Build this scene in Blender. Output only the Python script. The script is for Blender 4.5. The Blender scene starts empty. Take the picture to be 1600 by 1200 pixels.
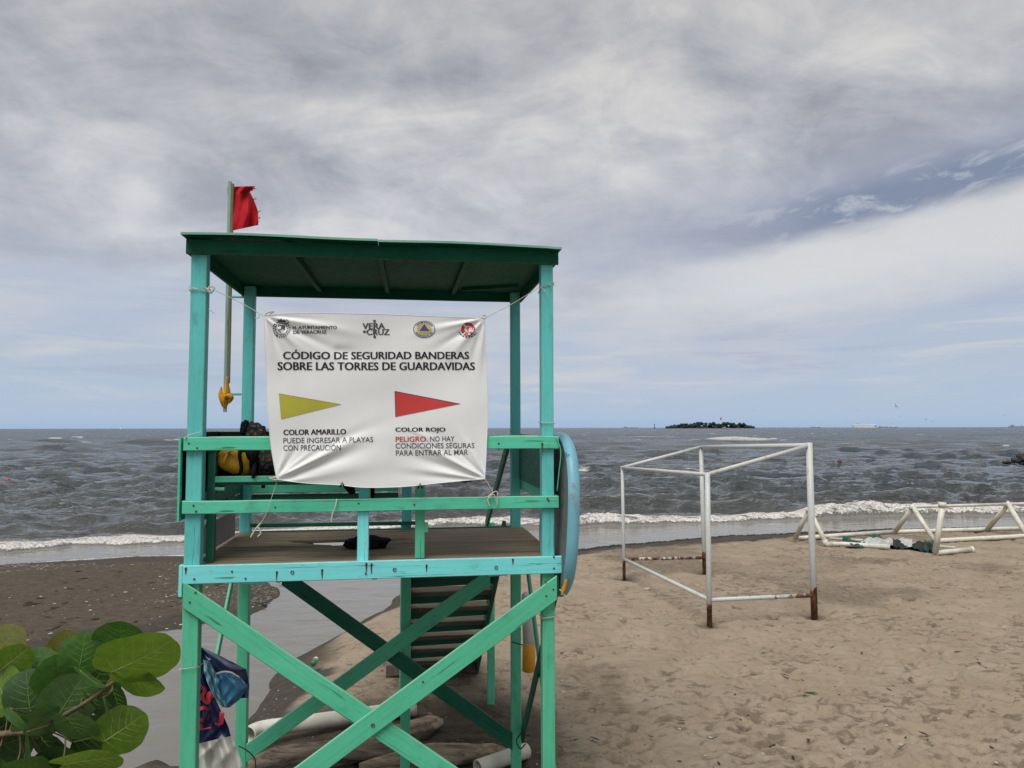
import bpy, bmesh, math, random
import numpy as np
from mathutils import Vector, Matrix, Euler
random.seed(7)
RNG = np.random.RandomState(11)
C = bpy.context.scene.collection
SC = bpy.context.scene
PI = math.pi

# ------------------------------------------------------------------ camera
FPX = 1155.0
TH = math.atan(68.5 / FPX)
EYE = 3.1
cam = bpy.data.cameras.new('camera')
cam.sensor_width = 36.0
cam.lens = 36.0 * FPX / 1600.0
cam.clip_start = 0.05
cam.clip_end = 90000
cam_o = bpy.data.objects.new('camera', cam)
C.objects.link(cam_o)
ROLL = -math.radians(0.1)
cam_o.matrix_world = (Matrix.Translation((0, 0, EYE)) @ Matrix.Rotation(PI / 2 + TH, 4, 'X') @ Matrix.Rotation(ROLL, 4, 'Z'))
SC.camera = cam_o

# ------------------------------------------------------------------ light
EXPO = 1.05
SUN_EL, SUN_AZ = math.radians(60), math.radians(202)     # azimuth from +Y clockwise
w = bpy.data.worlds.new('World')
SC.world = w
w.use_nodes = True
NT = w.node_tree
NT.nodes.clear()


class NB:
    """tiny helper to write node graphs"""
    def __init__(s, nt):
        s.nt = nt

    def n(s, t, **k):
        o = s.nt.nodes.new(t)
        for a, b in k.items():
            setattr(o, a, b)
        return o

    def put(s, sock, v):
        if isinstance(v, bpy.types.NodeSocket):
            s.nt.links.new(v, sock)
        else:
            if isinstance(v, (tuple, list)) and len(v) == 3 and sock.type == 'RGBA':
                v = (*v, 1)
            sock.default_value = v

    def m(s, op, a, b=0.0, c=0.0, clamp=False):
        o = s.n('ShaderNodeMath', operation=op, use_clamp=clamp)
        s.put(o.inputs[0], a); s.put(o.inputs[1], b)
        if op in ('MULTIPLY_ADD', 'COMPARE', 'SMOOTH_MIN'):
            s.put(o.inputs[2], c)
        return o.outputs[0]

    def ss(s, v, a, b, x=0.0, y=1.0):
        o = s.n('ShaderNodeMapRange', interpolation_type='SMOOTHSTEP')
        s.put(o.inputs[0], v); s.put(o.inputs[1], a); s.put(o.inputs[2], b); s.put(o.inputs[3], x); s.put(o.inputs[4], y)
        return o.outputs[0]

    def mix(s, f, a, b, bt='MIX'):
        o = s.n('ShaderNodeMix', data_type='RGBA', blend_type=bt)
        s.put(o.inputs[0], f); s.put(o.inputs[6], a); s.put(o.inputs[7], b)
        return o.outputs[2]

    def noise(s, vec, scale, detail=4, rough=0.55, dist=0.0, col=False):
        o = s.n('ShaderNodeTexNoise')
        if vec is not None:
            s.put(o.inputs['Vector'], vec)
        s.put(o.inputs['Scale'], scale); s.put(o.inputs['Detail'], detail)
        s.put(o.inputs['Roughness'], rough); s.put(o.inputs['Distortion'], dist)
        return o.outputs['Color' if col else 'Fac']

    def xyz(s, x, y, z):
        o = s.n('ShaderNodeCombineXYZ')
        s.put(o.inputs[0], x); s.put(o.inputs[1], y); s.put(o.inputs[2], z)
        return o.outputs[0]

    def sep(s, v):
        o = s.n('ShaderNodeSeparateXYZ'); s.put(o.inputs[0], v)
        return o.outputs

    def mp(s, v, scale=(1, 1, 1), loc=(0, 0, 0), rot=(0, 0, 0)):
        o = s.n('ShaderNodeMapping'); s.put(o.inputs[0], v)
        o.inputs['Scale'].default_value = scale; o.inputs['Location'].default_value = loc; o.inputs['Rotation'].default_value = rot
        return o.outputs[0]


def lin(r, g, b):
    f = lambda c: (c / 255 / 12.92) if c / 255 <= 0.04045 else ((c / 255 + 0.055) / 1.055) ** 2.4
    return (f(r), f(g), f(b))


def build_sky():
    b = NB(NT)
    tc = b.n('ShaderNodeTexCoord')
    d = b.sep(tc.outputs['Generated'])
    x, y, z = d[0], d[1], d[2]
    el = b.m('MULTIPLY', b.m('ARCSINE', z), 180 / PI)            # degrees above the horizon
    az = b.m('MULTIPLY', b.m('ARCTAN2', x, y), 180 / PI)         # degrees, right positive
    zc = b.m('ADD', b.m('MAXIMUM', z, 0.0), 0.34)
    plane = b.xyz(b.m('DIVIDE', x, zc), b.m('DIVIDE', y, zc), 0.0)     # the cloud deck seen from below
    sky = b.n('ShaderNodeTexSky', sky_type='NISHITA', sun_disc=False)
    sky.sun_elevation = SUN_EL; sky.sun_rotation = SUN_AZ
    sky.air_density = 1.0; sky.dust_density = 1.5; sky.ozone_density = 1.5
    K = 10.0
    n1 = b.noise(plane, 1.25, 5, 0.5, 0.4)
    n2 = b.noise(b.mp(plane, loc=(7, 3, 0)), 5.5, 9, 0.66, 0.4)
    n3 = b.noise(b.mp(plane, loc=(3, 9, 0), scale=(0.8, 1.3, 1), rot=(0, 0, 0.5)), 2.6, 7, 0.56, 0.7)
    nn = b.m('ADD', b.m('MULTIPLY', n1, 0.42), b.m('ADD', b.m('MULTIPLY', n2, 0.24), b.m('MULTIPLY', n3, 0.36)))
    t = b.ss(nn, 0.385, 0.61)
    cr = b.n('ShaderNodeValToRGB')
    e = cr.color_ramp.elements
    e[0].position = 0.0; e[0].color = (*lin(152, 155, 165), 1)
    e[1].position = 1.0; e[1].color = (*lin(224, 223, 221), 1)
    for p_, c_ in ((0.28, (176, 178, 186)), (0.5, (190, 191, 197)), (0.75, (205, 205, 208))):
        q = cr.color_ramp.elements.new(p_); q.color = (*lin(*c_), 1)
    b.put(cr.inputs[0], t)
    cloud = cr.outputs[0]
    # the deck overhead is thicker, lower down it turns lilac grey
    cloud = b.mix(b.ss(el, 12, 34, 0, 1), cloud, lin(240, 239, 236), 'MULTIPLY')
    cloud = b.mix(b.ss(el, 4, 24, 0.62, 0.0), cloud, lin(190, 194, 205))
    # low hazy bank with soft streaks
    st = b.noise(b.xyz(b.m('MULTIPLY', az, 0.045), b.m('MULTIPLY', el, 0.20), 4.0), 1.0, 6, 0.55, 0.5)
    st2 = b.noise(b.xyz(b.m('MULTIPLY', az, 0.07), b.m('MULTIPLY', el, 0.62), 9.0), 1.0, 6, 0.6, 0.5)
    low = b.mix(b.ss(el, 0.0, 6.0), lin(172, 192, 216), lin(178, 190, 208))
    low = b.mix(b.ss(el, 0.9, 0.0, 0, 0.7), low, lin(158, 186, 219))
    low = b.mix(b.m('MULTIPLY', b.ss(st, 0.44, 0.62, 0, 0.85), b.ss(el, 0.8, 4.0)), low, lin(195, 198, 209))
    low = b.mix(b.m('MULTIPLY', b.ss(st2, 0.52, 0.70, 0, 0.6), b.ss(el, 0.8, 2.2)), low, lin(207, 208, 210))
    low = b.mix(b.m('MULTIPLY', b.ss(st2, 0.46, 0.34, 0, 0.5), b.ss(el, 1.5, 4.5)), low, lin(166, 176, 199))
    lowm = b.ss(b.m('ADD', el, b.m('MULTIPLY', b.m('SUBTRACT', st, 0.5), 16.0)), 5.0, 14.0, 1, 0)
    base = b.mix(lowm, cloud, low)
    # a slanting front on the right: dark blue-grey rim above, bright bank below it
    wob = b.m('MULTIPLY', b.m('SUBTRACT', b.noise(b.xyz(b.m('MULTIPLY', az, 0.10), b.m('MULTIPLY', el, 0.22), 1.0), 1.0, 6, 0.6), 0.5), 5.5)
    wob2 = b.m('MULTIPLY', b.m('SUBTRACT', b.noise(b.xyz(b.m('MULTIPLY', az, 0.26), b.m('ADD', b.m('MULTIPLY', el, 0.75), b.m('MULTIPLY', az, -0.11)), 5.0), 1.0, 8, 0.64, 0.5), 0.5), 3.0)
    line = b.m('ADD', b.m('MULTIPLY', az, 0.142), 10.3)                    # lower rim of the front
    dd = b.m('SUBTRACT', el, b.m('ADD', line, b.m('ADD', b.m('MULTIPLY', wob, 0.28), b.m('MULTIPLY', wob2, 0.35))))
    rightm = b.ss(b.m('ADD', az, b.m('MULTIPLY', wob, 1.0)), 2, 20)
    ddw = b.m('ADD', dd, b.m('MULTIPLY', wob2, 0.8))
    band = b.m('MULTIPLY', b.ss(ddw, -0.3, 0.8), b.ss(ddw, 1.6, 4.2, 1, 0))
    lightband = b.m('MULTIPLY', b.ss(dd, 0.5, -0.9), b.ss(b.m('ADD', dd, wob), -7.0, -2.5))
    bandcol = b.mix(b.ss(wob2, 0.0, 0.45), lin(124, 137, 161), lin(174, 181, 194))
    tail = b.m('MULTIPLY', b.ss(b.m('ADD', az, b.m('MULTIPLY', wob, 2.0)), -6, 8), b.ss(ddw, 2.0, 8.5, 1, 0))
    base = b.mix(b.m('MULTIPLY', b.m('MULTIPLY', tail, b.ss(ddw, -1.0, 1.5)), 0.50), base, lin(167, 172, 191))
    base = b.mix(b.m('MULTIPLY', b.m('MULTIPLY', band, b.ss(b.m('ADD', az, wob), 10, 27)), 0.92), base, bandcol)
    base = b.mix(b.m('MULTIPLY', b.m('MULTIPLY', lightband, rightm), 0.85), base, lin(216, 216, 217))
    # below the horizon
    base = b.mix(b.ss(el, -0.05, -3), base, lin(150, 158, 172))
    vm = b.n('ShaderNodeVectorMath', operation='SCALE'); b.put(vm.inputs[0], base); vm.inputs[3].default_value = K / 2 ** EXPO
    fin = b.mix(0.96, sky.outputs[0], vm.outputs[0])
    bg = b.n('ShaderNodeBackground'); b.put(bg.inputs[0], fin); bg.inputs[1].default_value = 0.1
    out = b.n('ShaderNodeOutputWorld')
    NT.links.new(bg.outputs[0], out.inputs[0])


build_sky()
sl = bpy.data.lights.new('sun', 'SUN')
sl.energy = 1.5
sl.angle = math.radians(38)
sl.color = (1.0, 0.96, 0.9)
so = bpy.data.objects.new('sun', sl)
C.objects.link(so)
sd = Vector((math.sin(SUN_AZ) * math.cos(SUN_EL), math.cos(SUN_AZ) * math.cos(SUN_EL), math.sin(SUN_EL)))
so.rotation_euler = sd.to_track_quat('Z', 'Y').to_euler()
SC.view_settings.view_transform = 'Standard'
SC.view_settings.look = 'None'
SC.view_settings.gamma = 1
SC.view_settings.exposure = EXPO
SC.view_settings.use_curve_mapping = False


# ------------------------------------------------------------------ geometry helpers
def ray(px, py):
    x = (px - 800) / FPX
    v = (600 - py) / FPX
    return x, math.cos(TH) - v * math.sin(TH), math.sin(TH) + v * math.cos(TH)


def at_depth(px, py, Y):
    x, dy, dz = ray(px, py); t = Y / dy
    return Vector((x * t, Y, EYE + dz * t))


def at_height(px, py, z=0.0):
    x, dy, dz = ray(px, py); t = (z - EYE) / dz
    return Vector((x * t, dy * t, z))


def tag(o, label=None, cat=None, group=None, kind=None):
    if label: o['label'] = label
    if cat: o['category'] = cat
    if group: o['group'] = group
    if kind: o['kind'] = kind
    return o


def link_mesh(name, me, mat=None, parent=None, M=None, smooth=False):
    o = bpy.data.objects.new(name, me)
    C.objects.link(o)
    if mat is not None and not me.materials:
        me.materials.append(mat)
    if parent is not None:
        o.parent = parent
    if M is not None:
        o.matrix_local = M
    if smooth:
        me.polygons.foreach_set('use_smooth', [True] * len(me.polygons))
    return o


def mesh_from(name, V, Fc, mat=None, parent=None, M=None, smooth=False):
    me = bpy.data.meshes.new(name)
    me.from_pydata([tuple(v) for v in V], [], Fc)
    me.update()
    return link_mesh(name, me, mat, parent, M, smooth)


def empty(name, loc=(0, 0, 0), rz=0.0):
    o = bpy.data.objects.new(name, None)
    C.objects.link(o)
    o.location = loc
    o.rotation_euler = (0, 0, rz)
    o.empty_display_size = 0.2
    return o


def bar(name, p0, p1, w, t, mat, parent=None, wdir=(0, 0, 1), bev=0.0045, segs=4, wob=0.0012, plumb=None):
    """a sawn board: local X = length, Y = width (along wdir), Z = thickness"""
    p0 = Vector(p0); p1 = Vector(p1)
    X = (p1 - p0); L = X.length; X.normalize()
    Yd = Vector(wdir); Yd = (Yd - X * Yd.dot(X)).normalized()
    Z = X.cross(Yd)
    M = Matrix((X, Yd, Z)).transposed().to_4x4()
    M.translation = (p0 + p1) / 2
    hw, ht = w / 2, t / 2
    bv = min(bev, hw * 0.4, ht * 0.4)
    sec = [(-hw + bv, -ht), (hw - bv, -ht), (hw, -ht + bv), (hw, ht - bv), (hw - bv, ht), (-hw + bv, ht), (-hw, ht - bv), (-hw, -ht + bv)]
    V = []; Fc = []
    for i in range(segs + 1):
        x = -L / 2 + L * i / segs
        oy, oz = random.uniform(-wob, wob), random.uniform(-wob, wob)
        for (a, b_) in sec:
            xs_ = 0.0 if (plumb is None or 0 < i < segs) else -a * Yd[plumb] / X[plumb]
            V.append((x + xs_, a + oy, b_ + oz))
    for i in range(segs):
        for k in range(8):
            a = i * 8 + k; b_ = i * 8 + (k + 1) % 8
            Fc.append((a, a + 8, b_ + 8, b_))
    Fc.append(tuple(range(8)))
    Fc.append(tuple(segs * 8 + 7 - k for k in range(8)))
    o = mesh_from(name, V, Fc, mat, parent, M)
    at = o.data.attributes.new('arris', 'FLOAT', 'FACE')
    at.data.foreach_set('value', [1.0 if (i < segs * 8 and (i % 8) % 2 == 1) else 0.0 for i in range(len(Fc))])
    return o


def tube_data(pts, rad, sides=8, cap=True, hollow=False):
    pts = [Vector(p) for p in pts]
    n = len(pts)
    rad = [rad] * n if not isinstance(rad, (list, tuple)) else rad
    V = []; Fc = []
    up = Vector((0, 0, 1))
    prev = None
    for i, p in enumerate(pts):
        d = (pts[min(i + 1, n - 1)] - pts[max(i - 1, 0)])
        if d.length < 1e-9: d = Vector((0, 0, 1))
        d.normalize()
        if prev is None:
            a = up if abs(d.dot(up)) < 0.9 else Vector((1, 0, 0))
            s = d.cross(a).normalized()
        else:
            s = (prev - d * prev.dot(d)).normalized()
        prev = s
        q = d.cross(s)
        for k in range(sides):
            an = 2 * PI * k / sides
            V.append(p + (s * math.cos(an) + q * math.sin(an)) * rad[i])
    for i in range(n - 1):
        for k in range(sides):
            a = i * sides + k; b_ = i * sides + (k + 1) % sides
            Fc.append((a, b_, b_ + sides, a + sides))
    if cap:
        Fc.append(tuple(range(sides))[::-1])
        Fc.append(tuple((n - 1) * sides + k for k in range(sides)))
    return V, Fc


def tube(name, pts, rad, mat, parent=None, sides=8, cap=True, smooth=True):
    V, Fc = tube_data(pts, rad, sides, cap)
    return mesh_from(name, V, Fc, mat, parent, None, smooth)


def multi(name, datas, mat, parent=None, smooth=True):
    V = []; Fc = []
    for v, f in datas:
        o = len(V); V += list(v); Fc += [tuple(i + o for i in q) for q in f]
    return mesh_from(name, V, Fc, mat, parent, None, smooth)


def hollow_pipe(name, p0, p1, r, th, mat, parent=None, sides=24):
    p0 = Vector(p0); p1 = Vector(p1); d = (p1 - p0).normalized()
    pts = [p0 + d * 0.12, p0, p0, p1, p1, p1 - d * 0.12]
    pts = [p0 + d * 0.5, p0, p0 - d * 0.0001, p1, p1 + d * 0.0001, p1 - d * 0.5]
    rad = [r - th, r - th, r, r, r - th, r - th]
    a = Vector((0, 0, 1)); s = d.cross(a).normalized(); q = d.cross(s)
    V = []; Fc = []
    for i, p in enumerate(pts):
        for k in range(sides):
            an = 2 * PI * k / sides
            V.append(p + (s * math.cos(an) + q * math.sin(an)) * rad[i])
    for i in range(5):
        for k in range(sides):
            a_ = i * sides + k; b_ = i * sides + (k + 1) % sides
            Fc.append((a_, b_, b_ + sides, a_ + sides))
    return mesh_from(name, V, Fc, mat, parent, None, False)


def smooth_path(pts, n=6):
    pts = [Vector(p) for p in pts]
    out = []
    P = [pts[0]] + pts + [pts[-1]]
    for i in range(1, len(P) - 2):
        for k in range(n):
            t = k / n
            a, b_, c, d = P[i - 1], P[i], P[i + 1], P[i + 2]
            out.append(0.5 * ((2 * b_) + (c - a) * t + (2 * a - 5 * b_ + 4 * c - d) * t * t + (3 * b_ - a - 3 * c + d) * t ** 3))
    out.append(pts[-1])
    return out


# numpy noise --------------------------------------------------------
def vnoise(x, y, seed=0):
    r = np.random.RandomState(seed)
    T = r.rand(256, 256)
    xi = np.floor(x).astype(np.int64); yi = np.floor(y).astype(np.int64)
    fx = x - xi; fy = y - yi
    fx = fx * fx * fx * (fx * (fx * 6 - 15) + 10); fy = fy * fy * fy * (fy * (fy * 6 - 15) + 10)
    a = T[xi & 255, yi & 255]; b_ = T[(xi + 1) & 255, yi & 255]
    c = T[xi & 255, (yi + 1) & 255]; d = T[(xi + 1) & 255, (yi + 1) & 255]
    return (a * (1 - fx) + b_ * fx) * (1 - fy) + (c * (1 - fx) + d * fx) * fy


def fbm(x, y, oct=4, seed=0, gain=0.5):
    s = 0; a = 1; n = 0
    for o in range(oct):
        s = s + a * vnoise(x * 2 ** o + 13.7 * o, y * 2 ** o + 5.1 * o, seed + o); n += a; a *= gain
    return s / n


def sstep(v, a, b_):
    t = np.clip((v - a) / (b_ - a), 0, 1)
    return t * t * (3 - 2 * t)


def grid_mesh(name, X, Y, Z, mat, attrs=None, extra=None):
    """X,Y,Z: (rows, cols) arrays"""
    r, c = X.shape
    co = np.stack([X, Y, Z], -1).reshape(-1, 3)
    idx = np.arange(r * c).reshape(r, c)
    q = np.stack([idx[:-1, :-1], idx[:-1, 1:], idx[1:, 1:], idx[1:, :-1]], -1).reshape(-1, 4)
    if extra is not None:
        ev, ef = extra
        ef = np.array(ef) + len(co)
        co = np.concatenate([co, np.array(ev, float)]); q = np.concatenate([q, ef])
    me = bpy.data.meshes.new(name)
    me.vertices.add(len(co)); me.vertices.foreach_set('co', co.astype(np.float32).ravel())
    me.loops.add(q.size); me.loops.foreach_set('vertex_index', q.astype(np.int32).ravel())
    me.polygons.add(len(q)); me.polygons.foreach_set('loop_start', (np.arange(len(q)) * 4).astype(np.int32))
    me.update(calc_edges=True)
    me.polygons.foreach_set('use_smooth', np.ones(len(q), bool))
    for k, a in (attrs or {}).items():
        at = me.attributes.new(k, 'FLOAT', 'POINT')
        v = a.reshape(-1)
        if len(v) < len(co): v = np.concatenate([v, np.zeros(len(co) - len(v))])
        at.data.foreach_set('value', v.astype(np.float32))
    return link_mesh(name, me, mat)


# ------------------------------------------------------------------ materials
def new_mat(name):
    m = bpy.data.materials.new(name); m.use_nodes = True
    nt = m.node_tree
    p = nt.nodes['Principled BSDF']
    return m, NB(nt), p


def bump(b, p, h, dist=0.005, strength=1.0):
    o = b.n('ShaderNodeBump'); b.put(o.inputs['Height'], h)
    o.inputs['Distance'].default_value = dist; o.inputs['Strength'].default_value = strength
    b.nt.links.new(o.outputs[0], p.inputs['Normal'])
    return o


def rnd_value(b):
    return b.n('ShaderNodeObjectInfo').outputs['Random']


def painted_wood(name, c1, c2, worn=0.5, wearcol=(0.33, 0.33, 0.28), rough=0.55, spec=0.35):
    m, b, p = new_mat(name)
    tc = b.n('ShaderNodeTexCoord').outputs['Object']
    crack = b.noise(b.mp(tc, scale=(1.6, 60, 60)), 1.0, 3, 0.5, 0.8)
    r = rnd_value(b)
    off = b.xyz(b.m('MULTIPLY', r, 37.0), b.m('MULTIPLY', r, 11.0), b.m('MULTIPLY', r, 5.0))
    va = b.n('ShaderNodeVectorMath', operation='ADD'); b.put(va.inputs[0], tc); b.put(va.inputs[1], off)
    v = va.outputs[0]
    big = b.noise(v, 2.2, 5, 0.6)
    col = b.mix(b.ss(big, 0.3, 0.7), c1, c2)
    grain = b.noise(b.mp(v, scale=(2.2, 45, 45)), 1.0, 5, 0.6, 0.2)
    col = b.mix(b.ss(grain, 0.35, 0.75, 0, 0.28), col, tuple(k * 0.55 for k in c1))
    mott = b.noise(b.mp(v, scale=(1, 2.2, 2.2)), 22, 5, 0.65)
    col = b.mix(b.ss(mott, 0.3, 0.7, 0.14, 0.0), col, tuple(min(0.8, k * 1.5 + 0.02) for k in c1))
    oi = b.ss(r, 0.0, 1.0, 0.0, 0.22)
    col = b.mix(oi, col, tuple(k * 0.6 for k in c1))
    spots = b.noise(b.mp(v, scale=(1, 3, 3)), 16, 7, 0.72)
    wear = b.ss(spots, 0.655 - 0.03 * worn, 0.70 - 0.03 * worn)
    col = b.mix(b.m('MULTIPLY', wear, 0.75 * min(1, worn + 0.3)), col, tuple(w_ * min(1, 3 * c1[1] + 0.1) for w_ in wearcol))
    dirt = b.noise(b.mp(v, scale=(1, 1.5, 1.5)), 5, 6, 0.6)
    col = b.mix(b.ss(dirt, 0.57, 0.80, 0, 0.55), col, tuple(k * 0.28 + 0.012 for k in c1))
    col = b.mix(b.m('MULTIPLY', b.ss(crack, 0.665, 0.70), 0.75), col, tuple(k * 0.18 + 0.008 for k in c1))
    # worn rims of the sawn board: paint is thin on the arrises
    edge = b.n('ShaderNodeAttribute', attribute_name='arris').outputs['Fac']
    col = b.mix(b.m('MULTIPLY', edge, b.ss(mott, 0.35, 0.6, 0.15, 0.75)), col, tuple(w_ * min(1, 3 * c1[1] + 0.1) for w_ in wearcol))
    b.put(p.inputs['Base Color'], col)
    b.put(p.inputs['Roughness'], b.ss(mott, 0.2, 0.8, rough - 0.1, rough + 0.15))
    p.inputs['Specular IOR Level'].default_value = spec
    h = b.m('ADD', b.m('MULTIPLY', grain, 0.8), b.m('MULTIPLY', wear, -0.7))
    bump(b, p, b.m('ADD', h, b.m('MULTIPLY', mott, 0.3)), 0.0016, 0.9)
    return m


def simple(name, c, rough=0.6, var=0.25, scale=8, bumpd=0.002, metallic=0, dark=None, spec=0.4, bs=40):
    m, b, p = new_mat(name)
    tc = b.n('ShaderNodeTexCoord').outputs['Object']
    n = b.noise(tc, scale, 6, 0.6)
    d = dark or tuple(k * (1 - var) for k in c)
    col = b.mix(b.ss(n, 0.3, 0.7), d, c)
    b.put(p.inputs['Base Color'], col)
    p.inputs['Roughness'].default_value = rough
    p.inputs['Metallic'].default_value = metallic
    p.inputs['Specular IOR Level'].default_value = spec
    if bumpd:
        bump(b, p, b.noise(tc, bs, 5, 0.6), bumpd, 0.8)
    return m


M = {}
M['turq'] = painted_wood('turquoise_paint', (0.175, 0.72, 0.73), (0.205, 0.79, 0.80))
M['turq_post'] = painted_wood('blue_green_paint', (0.095, 0.49, 0.475), (0.115, 0.55, 0.53))
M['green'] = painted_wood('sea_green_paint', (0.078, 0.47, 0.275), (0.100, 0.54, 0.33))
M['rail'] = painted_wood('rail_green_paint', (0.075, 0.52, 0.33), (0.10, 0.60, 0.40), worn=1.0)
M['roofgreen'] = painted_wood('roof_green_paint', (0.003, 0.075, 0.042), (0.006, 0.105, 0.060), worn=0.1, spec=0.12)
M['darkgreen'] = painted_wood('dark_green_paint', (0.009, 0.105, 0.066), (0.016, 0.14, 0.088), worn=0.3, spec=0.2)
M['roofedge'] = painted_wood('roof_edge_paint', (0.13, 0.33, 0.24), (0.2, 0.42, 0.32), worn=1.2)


def deck_wood(name, ca, cb):
    m, b, p = new_mat(name)
    tc = b.n('ShaderNodeTexCoord').outputs['Object']
    r = rnd_value(b)
    va = b.n('ShaderNodeVectorMath', operation='ADD'); b.put(va.inputs[0], tc); b.put(va.inputs[1], b.xyz(b.m('MULTIPLY', r, 37.0), b.m('MULTIPLY', r, 21.0), 0.0))
    v = va.outputs[0]
    g = b.noise(b.mp(v, scale=(1.2, 14, 14)), 1.6, 7, 0.65, 0.4)
    g2 = b.noise(b.mp(v, scale=(3, 90, 90)), 1.0, 4, 0.6)
    col = b.mix(b.ss(g, 0.32, 0.66), ca, cb)
    col = b.mix(b.ss(g2, 0.5, 0.75, 0, 0.5), col, tuple(k * 0.4 for k in ca))
    col = b.mix(b.ss(b.noise(v, 3, 5, 0.6), 0.5, 0.7, 0, 0.6), col, (0.21, 0.19, 0.15))
    col = b.mix(b.ss(r, 0.0, 1.0, 0.0, 0.45), col, (0.07, 0.055, 0.045))
    b.put(p.inputs['Base Color'], col); p.inputs['Roughness'].default_value = 0.8
    p.inputs['Specular IOR Level'].default_value = 0.25
    bump(b, p, b.m('ADD', g, b.m('MULTIPLY', g2, 0.8)), 0.004, 1.0)
    return m


M['palepole'] = painted_wood('faded_pole_paint', (0.20, 0.34, 0.28), (0.28, 0.42, 0.36), worn=1.5)
M['brownpole'] = painted_wood('brown_pole_paint', (0.14, 0.12, 0.065), (0.20, 0.19, 0.11), worn=1.5)
M['deck'] = deck_wood('weathered_planks', (0.125, 0.096, 0.060), (0.29, 0.23, 0.15))
M['tread'] = deck_wood('tread_planks', (0.060, 0.056, 0.036), (0.135, 0.120, 0.078))
M['drift'] = deck_wood('driftwood_surface', (0.18, 0.135, 0.09), (0.52, 0.40, 0.28))
M['driftdark'] = deck_wood('dark_driftwood_surface', (0.085, 0.064, 0.048), (0.40, 0.32, 0.24))


def pipe_rust(name, mode):
    """white enamelled steel pipe, rusted near the sand"""
    m, b, p = new_mat(name)
    tc = b.n('ShaderNodeTexCoord').outputs['Object']
    n = b.noise(b.mp(tc, scale=(1, 1, 0.6)), 9, 7, 0.68)
    n2 = b.noise(tc, 40, 6, 0.7)
    z = b.sep(tc)[2]; x = b.sep(tc)[0]
    nn = b.m('ADD', b.m('MULTIPLY', n, 0.7), b.m('MULTIPLY', n2, 0.3))
    if mode == 'post':      # rusty at the foot
        f = b.ss(b.m('ADD', z, b.m('MULTIPLY', b.m('SUBTRACT', nn, 0.5), 1.6)), 0.30, 0.36, 1, 0)
    elif mode == 'post_tall':
        f = b.ss(b.m('ADD', z, b.m('MULTIPLY', b.m('SUBTRACT', nn, 0.5), 0.5)), 0.42, 0.46, 1, 0)
    elif mode == 'rusty':
        f = b.ss(nn, 0.56, 0.5)
    elif mode == 'half':
        f = b.ss(b.m('ADD', nn, b.m('MULTIPLY', b.m('SUBTRACT', x, 1.15), 0.16)), 0.53, 0.58)
    else:
        f = b.ss(nn, 0.64, 0.67)
    white = b.mix(b.ss(n2, 0.3, 0.7), (0.42, 0.44, 0.43), (0.55, 0.57, 0.55))
    white = b.mix(b.ss(nn, 0.54, 0.66, 0, 0.6), white, (0.28, 0.20, 0.13))
    rust = b.mix(b.ss(nn, 0.38, 0.62), (0.035, 0.013, 0.008), (0.21, 0.075, 0.03))
    rust = b.mix(b.ss(b.noise(b.mp(tc, scale=(1, 1, 0.5), loc=(3, 3, 3)), 26, 6, 0.7), 0.56, 0.64, 0, 0.7), rust, (0.40, 0.30, 0.22))
    b.put(p.inputs['Base Color'], b.mix(f, white, rust))
    b.put(p.inputs['Roughness'], b.ss(f, 0, 1, 0.45, 0.9))
    bump(b, p, b.m('ADD', b.m('MULTIPLY', f, b.m('MULTIPLY', n2, 1.0)), b.m('MULTIPLY', f, -0.4)), 0.006, 1.0)
    return m


for k_ in ('post', 'post_tall', 'rusty', 'half', 'plain'):
    M['pipe_' + k_] = pipe_rust('pipe_' + k_, k_)
M['pvc'] = simple('white_plastic_pipe', (0.66, 0.65, 0.58), 0.4, 0.18, 5, 0.001, dark=(0.50, 0.48, 0.40))
M['pvc_cream'] = simple('cream_plastic_pipe', (0.62, 0.59, 0.49), 0.45, 0.2, 6, 0.001)
M['banner'] = simple('banner_vinyl', (0.735, 0.755, 0.755), 0.5, 0.06, 3, 0.0006, spec=0.35, bs=90)
M['black_ink'] = simple('black_ink', (0.012, 0.013, 0.02), 0.45, 0.1, 10, 0)
M['grey_ink'] = simple('grey_ink', (0.06, 0.065, 0.08), 0.45, 0.1, 10, 0)
M['red_ink'] = simple('red_ink', (0.52, 0.045, 0.04), 0.5, 0.12, 4, 0)
M['yellow_ink'] = simple('yellow_ink', (0.42, 0.40, 0.045), 0.5, 0.12, 4, 0)
M['blue_ink'] = simple('blue_ink', (0.015, 0.06, 0.20), 0.5, 0.1, 4, 0)
M['tan_ink'] = simple('tan_ink', (0.50, 0.36, 0.16), 0.5, 0.1, 4, 0)
M['white_ink'] = simple('white_ink', (0.62, 0.62, 0.60), 0.5, 0.05, 4, 0)
M['redflag'] = simple('red_flag_cloth', (0.52, 0.012, 0.022), 0.75, 0.4, 9, 0.001, spec=0.2)
M['yellowcloth'] = simple('yellow_flag_cloth', (0.62, 0.30, 0.02), 0.75, 0.35, 12, 0.002, spec=0.2)
M['orange_plastic'] = simple('yellow_buoy_plastic', (0.60, 0.33, 0.02), 0.45, 0.35, 7, 0.001)
M['orange_tube'] = simple('orange_foam', (0.70, 0.30, 0.015), 0.5, 0.2, 7, 0.001)
M['white_foam'] = simple('white_foam_rubber', (0.62, 0.60, 0.56), 0.6, 0.2, 7, 0.001)
M['string'] = simple('white_string', (0.55, 0.53, 0.46), 0.8, 0.3, 30, 0)
M['black_cloth_and_shade'] = simple('black_cloth_and_shade', (0.009, 0.009, 0.012), 0.85, 0.4, 9, 0.003, spec=0.15)
M['darkrope'] = simple('dark_cord', (0.02, 0.035, 0.03), 0.8, 0.3, 30, 0)
M['boardblue'] = simple('pale_blue_board', (0.17, 0.42, 0.52), 0.4, 0.22, 4, 0.001)
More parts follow.
